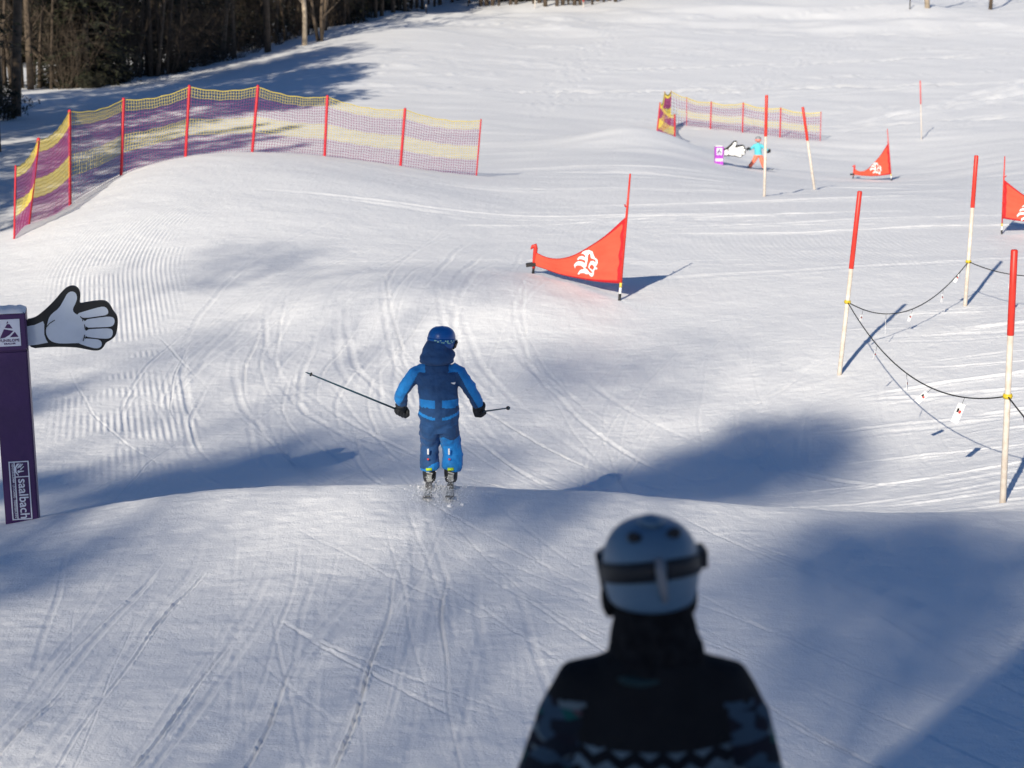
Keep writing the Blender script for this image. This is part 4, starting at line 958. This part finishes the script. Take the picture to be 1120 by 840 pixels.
    # boots
    for s_, xx in ((-1, -.088), (1, .098)):
        b = MB(); b.tube([(xx,-.01,.17),(xx,-.015,.10),(xx,.0,.045),(xx,.0,.02)], [(.062,.062),(.060,.058),(.056,.07),(.05,.085)], 12); b.tube([(xx,-.06,.04),(xx,.04,.045),(xx,.14,.035)], [(.045,.035),(.045,.038),(.035,.028)], 10)
        bo = child('boot', remeshed(b, 'boot', .007, lambda c: 1 if (.035 < c.z < .10 and c.y < .01 and abs(c.x-xx) < .022) or c.z < .02 else 0, [M['bootm'], M['bootg']], 2), body)
        q = MB(); q.tube([(xx-.025,-.085,.158),(xx+.025,-.085,.160)], [.016,.016], 8); q.ell((xx,-.082,.158), (.030,.016,.014)); q.build('cuff_tab', M['neon'], bo, True)
        for zz, ang in ((.12, .3), (.085, -.3), (.055, .2)):
            q = MB(); q.box((xx+.01*ang, -.078, zz), (.055, .008, .012), Matrix.Rotation(ang, 3, 'Y')); q.build('buckle', M['bootg'], bo)
    # prints on the suit
    q = MB()
    for xx in (-.095, .085):
        q.box((xx, -.093, .335), (.015, .006, .058), Matrix.Rotation(.2 if xx < 0 else -.05, 3, 'X'))
    q.build('leg_print', M['white'], body)
    for xx in (-.095, .088):
        r_ = MB(); r_.box((xx, -.099, .262), (.016, .006, .016)); r_.build('badge', M['tagred'], body)
    q = MB(); q.prism([(.105,-.098,1.005),(.145,-.094,1.01),(.14,-.094,.99),(.125,-.096,.992)], (0,1,0), .01); q.build('back_print', M['white'], body)
    for s_, xx in (('left', -.088), ('right', .098)):
        ski(base+Vector((xx, 0, -.012)), (0.0, 1, -.02), (0, .02, 1), 1.25, .085, '%s ski of the skier in blue, its tail in a puff of snow' % s_, [M['bindm'], M['bootg']])
    # thrown up snow round the ski tails: clods too many to count
    random.seed(9); sp_ = MB()
    for k in range(520):
        a_ = random.gauss(0, .10); b_ = random.gauss(-.25, .22); h_ = abs(random.gauss(0, .035)); s_ = random.choice((.0025, .003, .004, .007))
        p = Vector((base.x+.005+a_*1.15, base.y+b_, 0)); p.z = G(p.x, p.y)+h_*(1.3 if abs(a_) < .15 else .5)
        sp_.ell(p, (s_, s_, s_*.8), nu=5, nv=3)
    for k in range(9):
        p = Vector((base.x+random.gauss(.02, .12), base.y-.35+random.gauss(0, .14), 0)); p.z = G(p.x, p.y); sp_.ell(p, (random.uniform(.012,.03), random.uniform(.012,.03), random.uniform(.008,.018)), nu=7, nv=5)
    for k in range(4200):
        w_ = random.random(); sx_ = random.choice((-.095, .10)) + random.gauss(0, .045+.05*w_); b_ = random.gauss(-.42, .13); h_ = abs(random.gauss(0, .05))*math.exp(-abs(sx_)*2)
        p = Vector((base.x+sx_, base.y+b_, 0)); p.z = G(p.x, p.y)+h_+.004; s_ = random.uniform(.0012, .0036); q = [p + rvec(s_) for _ in range(3)] + [p+Vector((0, 0, s_))]
        sp_.poly((q[0], q[1], q[2])); sp_.poly((q[0], q[3], q[1])); sp_.poly((q[1], q[3], q[2]))
    o = sp_.build('snow_spray', SNOW, None, True); o['kind'] = 'stuff'
skier()
# ---------------- the watcher in front, back to the camera
def zig_mat():
    m = bpy.data.materials.new('zigzag_cloth'); m.use_nodes = True; nt = m.node_tree; b = nt.nodes['Principled BSDF']; b.inputs['Roughness'].default_value = .85; b.inputs['Specular IOR Level'].default_value = .1
    tc = nt.nodes.new('ShaderNodeTexCoord'); sx = nt.nodes.new('ShaderNodeSeparateXYZ'); nt.links.new(tc.outputs['Object'], sx.inputs[0])
    def mt(op, a, b_=None, c=None):
        n = nt.nodes.new('ShaderNodeMath'); n.operation = op
        for i, q in enumerate((a, b_, c)):
            if q is None: continue
            if isinstance(q, (int, float)): n.inputs[i].default_value = q
            else: nt.links.new(q, n.inputs[i])
        return n.outputs[0]
    pp = mt('PINGPONG', mt('ADD', sx.outputs[0], 10.0), .032)
    zz = mt('ADD', sx.outputs[2], mt('MULTIPLY', pp, -.75))
    fr = mt('FRACT', mt('DIVIDE', zz, .060)); band = mt('GREATER_THAN', fr, .52)
    n = nt.nodes.new('ShaderNodeTexNoise'); n.inputs['Scale'].default_value = 7; nt.links.new(tc.outputs['Object'], n.inputs['Vector'])
    mx = nt.nodes.new('ShaderNodeMix'); mx.data_type = 'RGBA'; mx.inputs[6].default_value = (.012,.013,.016,1); mx.inputs[7].default_value = (.16,.22,.25,1)
    nt.links.new(mt('MULTIPLY', band, mt('MULTIPLY', n.outputs[0], 1.5)), mx.inputs[0]); nt.links.new(mx.outputs[2], b.inputs['Base Color']); return m
def sleeve_mat():
    m = bpy.data.materials.new('patterned_sleeve'); m.use_nodes = True; nt = m.node_tree; b = nt.nodes['Principled BSDF']; b.inputs['Roughness'].default_value = .85; b.inputs['Specular IOR Level'].default_value = .1
    tc = nt.nodes.new('ShaderNodeTexCoord'); mp = nt.nodes.new('ShaderNodeMapping'); mp.inputs['Scale'].default_value = (22, 22, 40); nt.links.new(tc.outputs['Object'], mp.inputs[0])
    v = nt.nodes.new('ShaderNodeTexVoronoi'); v.inputs['Scale'].default_value = 1.0; nt.links.new(mp.outputs[0], v.inputs['Vector'])
    cr = nt.nodes.new('ShaderNodeValToRGB'); cr.color_ramp.interpolation = 'CONSTANT'; nt.links.new(v.outputs['Color'], cr.inputs[0])
    e = cr.color_ramp.elements; e[0].color = (.018,.022,.03,1); e[0].position = 0; e[1].position = .38; e[1].color = (.05,.085,.12,1)
    for p_, c_ in ((.55, (.02,.02,.028,1)), (.66, (.15,.19,.2,1)), (.76, (.015,.10,.09,1)), (.84, (.02,.02,.03,1)), (.93, (.10,.05,.06,1))):
        x = e.new(p_); x.color = c_
    nt.links.new(cr.outputs[0], b.inputs['Base Color']); return m
M['yoke'] = mat('black_softshell', (.017,.017,.018), .85, .15, 8, .002, 30, spec=.1); M['zig'] = zig_mat(); M['sleeve'] = sleeve_mat(); M['fleece'] = mat('black_neck_tube', (.016,.016,.017), .95, .3, 30, .004, 60, spec=.05)
M['helm'] = mat('matt_grey_helmet', (.12,.21,.29), .5, .05, 5); M['trous'] = mat('dark_trousers', (.03,.03,.035), .8, .2); M['teal'] = mat('teal_lining', (.006,.03,.032), .8, .1); M['clipm'] = mat('grey_clip', (.25,.25,.25), .5, .1)
def watcher():
    y0 = 4.2; x0 = at(717, 573, y0).x; gz = G(x0, y0); ztop = at(712, 573, y0).z; Ht = ztop-gz; k = Ht/1.62; base = Vector((x0, y0, gz))
    def s(p): return tuple(Vector(p)*k)
    m = MB(); K = lambda L: [(a*k, b*k) for a, b in L]
    m.tube([s(p) for p in [(0,0,.80),(0,0,.88),(0,0,.98),(0,0,1.08),(0,-.005,1.17),(0,-.01,1.245),(0,-.005,1.30),(0,0,1.335)]], K([(.14,.12),(.19,.145),(.195,.14),(.20,.135),(.205,.13),(.175,.108),(.135,.095),(.088,.08)]), 24)
    m.tube([s(p) for p in [(0,0,1.28),(0,.01,1.36),(0,.02,1.44)]], K([(.075,.075),(.07,.075),(.065,.07)]), 14); m.ell(s((0,.025,1.49)), (.085*k,.10*k,.115*k))
    m.ell(s((0,.13,1.475)), (.014*k,.016*k,.022*k)); m.ell(s((0,.10,1.41)), (.04*k,.03*k,.03*k))
    for sd in (-1, 1):
        m.tube([s((sd*.10,0,1.248)), s((sd*.165,0,1.232)), s((sd*.215,0,1.155)), s((sd*.262,.02,1.02)), s((sd*.285,.05,.92)), s((sd*.275,.14,.83)), s((sd*.25,.22,.77))], [.070*k,.076*k,.070*k,.064*k,.06*k,.052*k,.04*k], 16)
        m.tube([s((sd*.09,0,.88)), s((sd*.12,0,.72)), s((sd*.14,.03,.48)), s((sd*.145,.01,.3)), s((sd*.145,-.01,.16))], K([(.12,.13),(.115,.12),(.095,.10),(.09,.095),(.095,.095)]), 16)
    def col(c):
        x, y, z = c.x/k, c.y/k, c.z/k
        if z > 1.37 and y > .05: return 4
        if z < .82: return 3 if abs(x) < .22 or z < .7 else 2
        arm = abs(x) > .165 + max(0, (1.235-z))*.16
        if arm and z < 1.225: return 2
        if z < 1.135: return 1
        return 0
    body = child('person', remeshed(m, 'person', .012*k, col, [M['yoke'], M['zig'], M['sleeve'], M['trous'], M['skin']], 5, .018, .16), None)
    body.location = base; body.scale = (.945, 1, 1); tag(body, 'dark blurred figure in front with its back turned, grey helmet and patterned jacket', 'person')
    # neck tube and hair below the helmet
    n = MB(); n.tube([s(p) for p in [(0,.0,1.27),(0,0,1.32),(0,.0,1.37),(0,.005,1.43),(0,.01,1.47)]], K([(.135,.110),(.108,.10),(.105,.098),(.092,.098),(.090,.10)]), 20); n.ell(s((.078,-.02,1.325)), (.045*k,.05*k,.05*k)); n.ell(s((-.06,-.03,1.30)), (.06*k,.05*k,.04*k))
    child('neck_tube', remeshed(n, 'neck_tube', .009, None, [M['fleece']], 4, .015, .07), body)
    t = MB(); t.tube([s((math.sin(a)*-.128-.03, -math.cos(a)*.100, 1.285+.014*abs(a))) for a in [i*.14-.5 for i in range(8)]], [.003*k]+[.011*k]*6+[.003*k], 8); t.build('collar', M['teal'], body, True)
    R = Matrix.Rotation(math.radians(7), 3, 'Z') @ Matrix.Rotation(math.radians(-2.5), 3, 'Y')
    hc = Vector(s((-.008,.02,1.520))); hr = (.113*k,.128*k,.105*k)
    hm = child('helmet', helmet_mesh('helmet', hc, hr, [M['helm']], R, -.72, .05), body)
    q = MB(); q.ell(hc + R @ Vector((0,-.015,hr[2]+.001)), (.030*k,.038*k,.013*k), R); q.build('top_knob', M['helm'], hm, True)
    for xx, zz in ((-.42, .80), (.36, .82)):
        dd = Vector((xx, -.52, zz)); n_ = Vector((dd.x, dd.y, dd.z)).normalized(); q_ = 1/(abs(n_.x)**2.4+abs(n_.y)**2.4+abs(n_.z)**2.4)**(1/2.4)
        p = Vector((n_.x*hr[0], n_.y*hr[1], n_.z*hr[2]))*q_*.995; v = MB(); v.ell(hc + R @ p, (.019*k,.012*k,.016*k), R @ Matrix.Rotation(.5 if xx < 0 else -.3, 3, 'Y') @ Matrix.Rotation(.7, 3, 'X')); v.build('vent', M['black'], hm, True)
    tf = lambda ph: .004*math.cos(ph) - .030*math.sin(ph)
    for a0, a1, hh in ((-268, -97, .042), (-83, 70, .040)):
        child('goggle_strap', band_mesh('goggle_strap', hc, hr, -.004, hh*k*1.05, [M['black']], math.radians(a0), math.radians(a1), R, .006, tiltfn=tf), body)
    bb = MB(); bb.box(hc + R @ Vector((hr[0]+.006, -.005, .012)), (.022*k, .06*k, .040*k), R); bb.build('strap_buckle', M['black'], body)
    cl = MB(); cl.tube([hc + R @ Vector(p) for p in ((-.004,-hr[1]*.93,.052),(-.002,-hr[1]*1.05,.02),(.002,-hr[1]*1.06,-.01),(.008,-hr[1]*1.01,-.045))], [(.010,.006),(.011,.007),(.010,.007),(.006,.004)], 8); cl.build('strap_clip', M['clipm'], hm, True)
    child('goggles', band_mesh('goggles', hc, (hr[0]*1.03, hr[1]*1.03, hr[2]), -.03, .09*k, [M['bootm']], math.radians(25), math.radians(155), R, .02), body)
    # ear pads and chin strap
    for sd in (-1, 1): e = MB(); e.ell(hc + Vector((sd*.094*k, .035, -.085)), (.022*k,.05*k,.05*k)); e.build('ear_pad', M['fleece'], hm, True)
    for sd in (-1, 1):
        c = Vector(s((sd*.235,.27,.755))); g = glove(c, (0, .25, 1), (0, 1, -.2), sd, None, 1.25*k); child('glove', remeshed(g, 'glove', .008, None, [M['glovem']], 2), body)
        b = MB(); b.tube([s((sd*.145,-.01,.22)), s((sd*.145,0,.08)), s((sd*.145,.0,.03))], K([(.075,.08),(.062,.07),(.055,.10)]), 12); b.tube([s((sd*.145,-.08,.05)), s((sd*.145,.08,.055)), s((sd*.145,.19,.045))], K([(.05,.04),(.052,.045),(.04,.035)]), 10)
        child('boot', remeshed(b, 'boot', .01, None, [M['bootm']], 2), body)
        xx = base.x+sd*.145*k; yy = base.y
        sl = (G(xx, yy+.4)-G(xx, yy-.4))/.8
        ski(Vector((xx, yy, G(xx, yy)-.0)), (0, 1, sl), (0, -sl, 1), 1.55, .08, '%s ski under the dark figure in front' % ('left' if sd < 0 else 'right'), [M['bindm'], M['bootm']])
        gp = base + c; ex = base.x+sd*.42; ey = base.y+.45; ski_pole(gp, (ex, ey, G(ex, ey)-.01), '%s pole held low by the dark figure in front' % ('left' if sd < 0 else 'right'))
watcher()
# ---------------- small snowboarder far off
M['turq'] = mat('turquoise_jacket', (.10,.52,.62), .75, .1, 6, .006, 14); M['coral'] = mat('coral_trousers', (.85,.20,.12), .75, .1, 6, .006, 14); M['greyh'] = mat('grey_helmet', (.26,.28,.30), .5, .1); M['pink'] = mat('pink_goggles', (.75,.22,.18), .3, .1)
def boarder():
    base = near(829, 186, 71, 80); m = MB()
    m.tube([(.0,0,.52),(.0,0,.60),(-.02,0,.72),(-.03,0,.86),(-.03,0,.97),(-.03,0,1.02)], [(.12,.10),(.145,.11),(.14,.10),(.15,.105),(.12,.09),(.06,.06)], 16)
    m.tube([(-.03,0,1.0),(-.02,0,1.08)], .05, 10); m.ell((-.02,-.02,1.16), (.085,.10,.115)); m.ell((-.035,-.12,1.15), (.014,.016,.02))
    m.tube([(-.12,0,.96),(-.22,-.02,.88),(-.33,-.05,.80),(-.39,-.07,.80)], [.062,.058,.050,.04], 12)
    m.tube([(.06,0,.96),(.16,0,.90),(.25,.0,.82),(.36,-.03,.76)], [.062,.058,.05,.04], 12)
    m.tube([(-.07,0,.56),(-.15,-.02,.38),(-.26,-.02,.22),(-.33,-.02,.13)], [.088,.082,.074,.074], 12); m.tube([(.08,0,.56),(.14,-.03,.36),(.20,-.02,.18),(.23,-.02,.10)], [.088,.082,.074,.074], 12)
    col = lambda c: 2 if c.z > 1.04 else (1 if c.z < .58 else 0)
    b = child('person', remeshed(m, 'person', .014, col, [M['turq'], M['coral'], M['skin']], 3, .014, .1), None); b.location = base; tag(b, 'small child on a snowboard, turquoise jacket and coral trousers', 'person')
    R = Matrix.Rotation(math.radians(165), 3, 'Z'); hc = (-.02,-.01,1.175); hr = (.112,.125,.115)
    child('helmet', helmet_mesh('helmet', hc, hr, [M['greyh']], R, -.7, .1), b); child('goggles', band_mesh('goggles', hc, hr, -.03, .085, [M['pink']], math.radians(25), math.radians(155), R, .02), b)
    for c, o_ in ((Vector((-.42,-.08,.80)), (-1,0,0)), (Vector((.41,-.04,.75)), (1,.2,.6))): child('glove', remeshed(glove(c, (0,1,.2), o_, 1, None, 1.3), 'glove', .009, None, [M['glovem']], 2), b)
    for x_, z_ in ((-.35,.10),(.24,.07)): q = MB(); q.tube([(x_,-.02,z_+.05),(x_,-.02,z_-.03)], [.06,.055], 10); q.tube([(x_,.04,z_-.02),(x_,-.06,z_-.02),(x_,-.14,z_-.03)], [.045,.05,.04], 10); child('boot', remeshed(q, 'boot', .012, None, [M['greyh']], 2), b)
    bd = empty('snowboard', tuple(base+Vector((-.04,-.02,.03))), 'thin snowboard under the child in the turquoise jacket', 'snowboard')
    q = MB(); d = Vector((.995, .05, -.06)); sd = Vector((-.05, 1, 0)); N = 20
    for i in range(N+1):
        t = i/N*2-1; w = .24*(.86+.14*abs(t)**2)*(1 if abs(t) < .86 else max(.1, 1-((abs(t)-.86)/.14)**2)**.5 if abs(t) < 1 else .15); r_ = .07*max(0, (abs(t)-.84)/.16)**2
        for dx, dz in ((-.5, 0), (.5, 0), (.5, .012), (-.5, .012)): q.v.append(tuple(d*t*.66 + sd*w*dx + Vector((0, 0, r_+dz))))
    for i in range(N):
        for k_ in range(4): a = i*4+k_; b_ = i*4+(k_+1) % 4; q.f.append((a, b_, b_+4, a+4)); q.m.append(0)
    q.f += [(0,1,2,3), tuple(N*4+k_ for k_ in (3,2,1,0))]; q.m += [0, 0]; q.build('deck', M['greyh'], bd)
    for x_ in (-.28, .26): q = MB(); q.box(d*x_+Vector((0,0,.03)), (.11,.22,.03)); q.build('binding', M['bootm'], bd)
boarder()
# ------------------------------------------------------------------ small things on the far piste
for u, v, h, lab in ((466,14,.75,'short wooden stake with a bright top, leftmost of the stakes below the upper trees'), (512,9,1.0,'wooden stake with a bright top standing in the upper snow'), (527,6,.9,'short wooden stake with a bright top just under the upper trees'), (995,10,1.6,'thin dark stake at the top edge beside the tan trunk'), (585,9,1.4,'thin pale stake in the upper snow before the trees')):
    b = hit(u, v, 120); o = empty('marker_stake', tuple(b), lab, 'stake'); q = MB(); q.tube([(0,0,-.3),(.01,0,h*.7)], .05, 8); q.build('shaft', M['bark'] if u in (466,512,527,995) else M['cream'], o, True); q = MB(); q.tube([(.01,0,h*.7),(.015,0,h)], .058, 8); q.build('top', M['cream'] if u != 995 else M['bark'], o, True)
b = hit(638, 8, 120); o = empty('piste_pole', tuple(b), 'tiny red pole standing in front of the trees at the top edge', 'piste pole'); q = MB(); q.tube([(0,0,-.3),(0,0,.5)], .05, 8); q.build('shaft', M['cream'], o, True); q = MB(); q.tube([(0,0,.5),(0,0,1.8)], .06, 8); q.build('sleeve', M['red'], o, True)
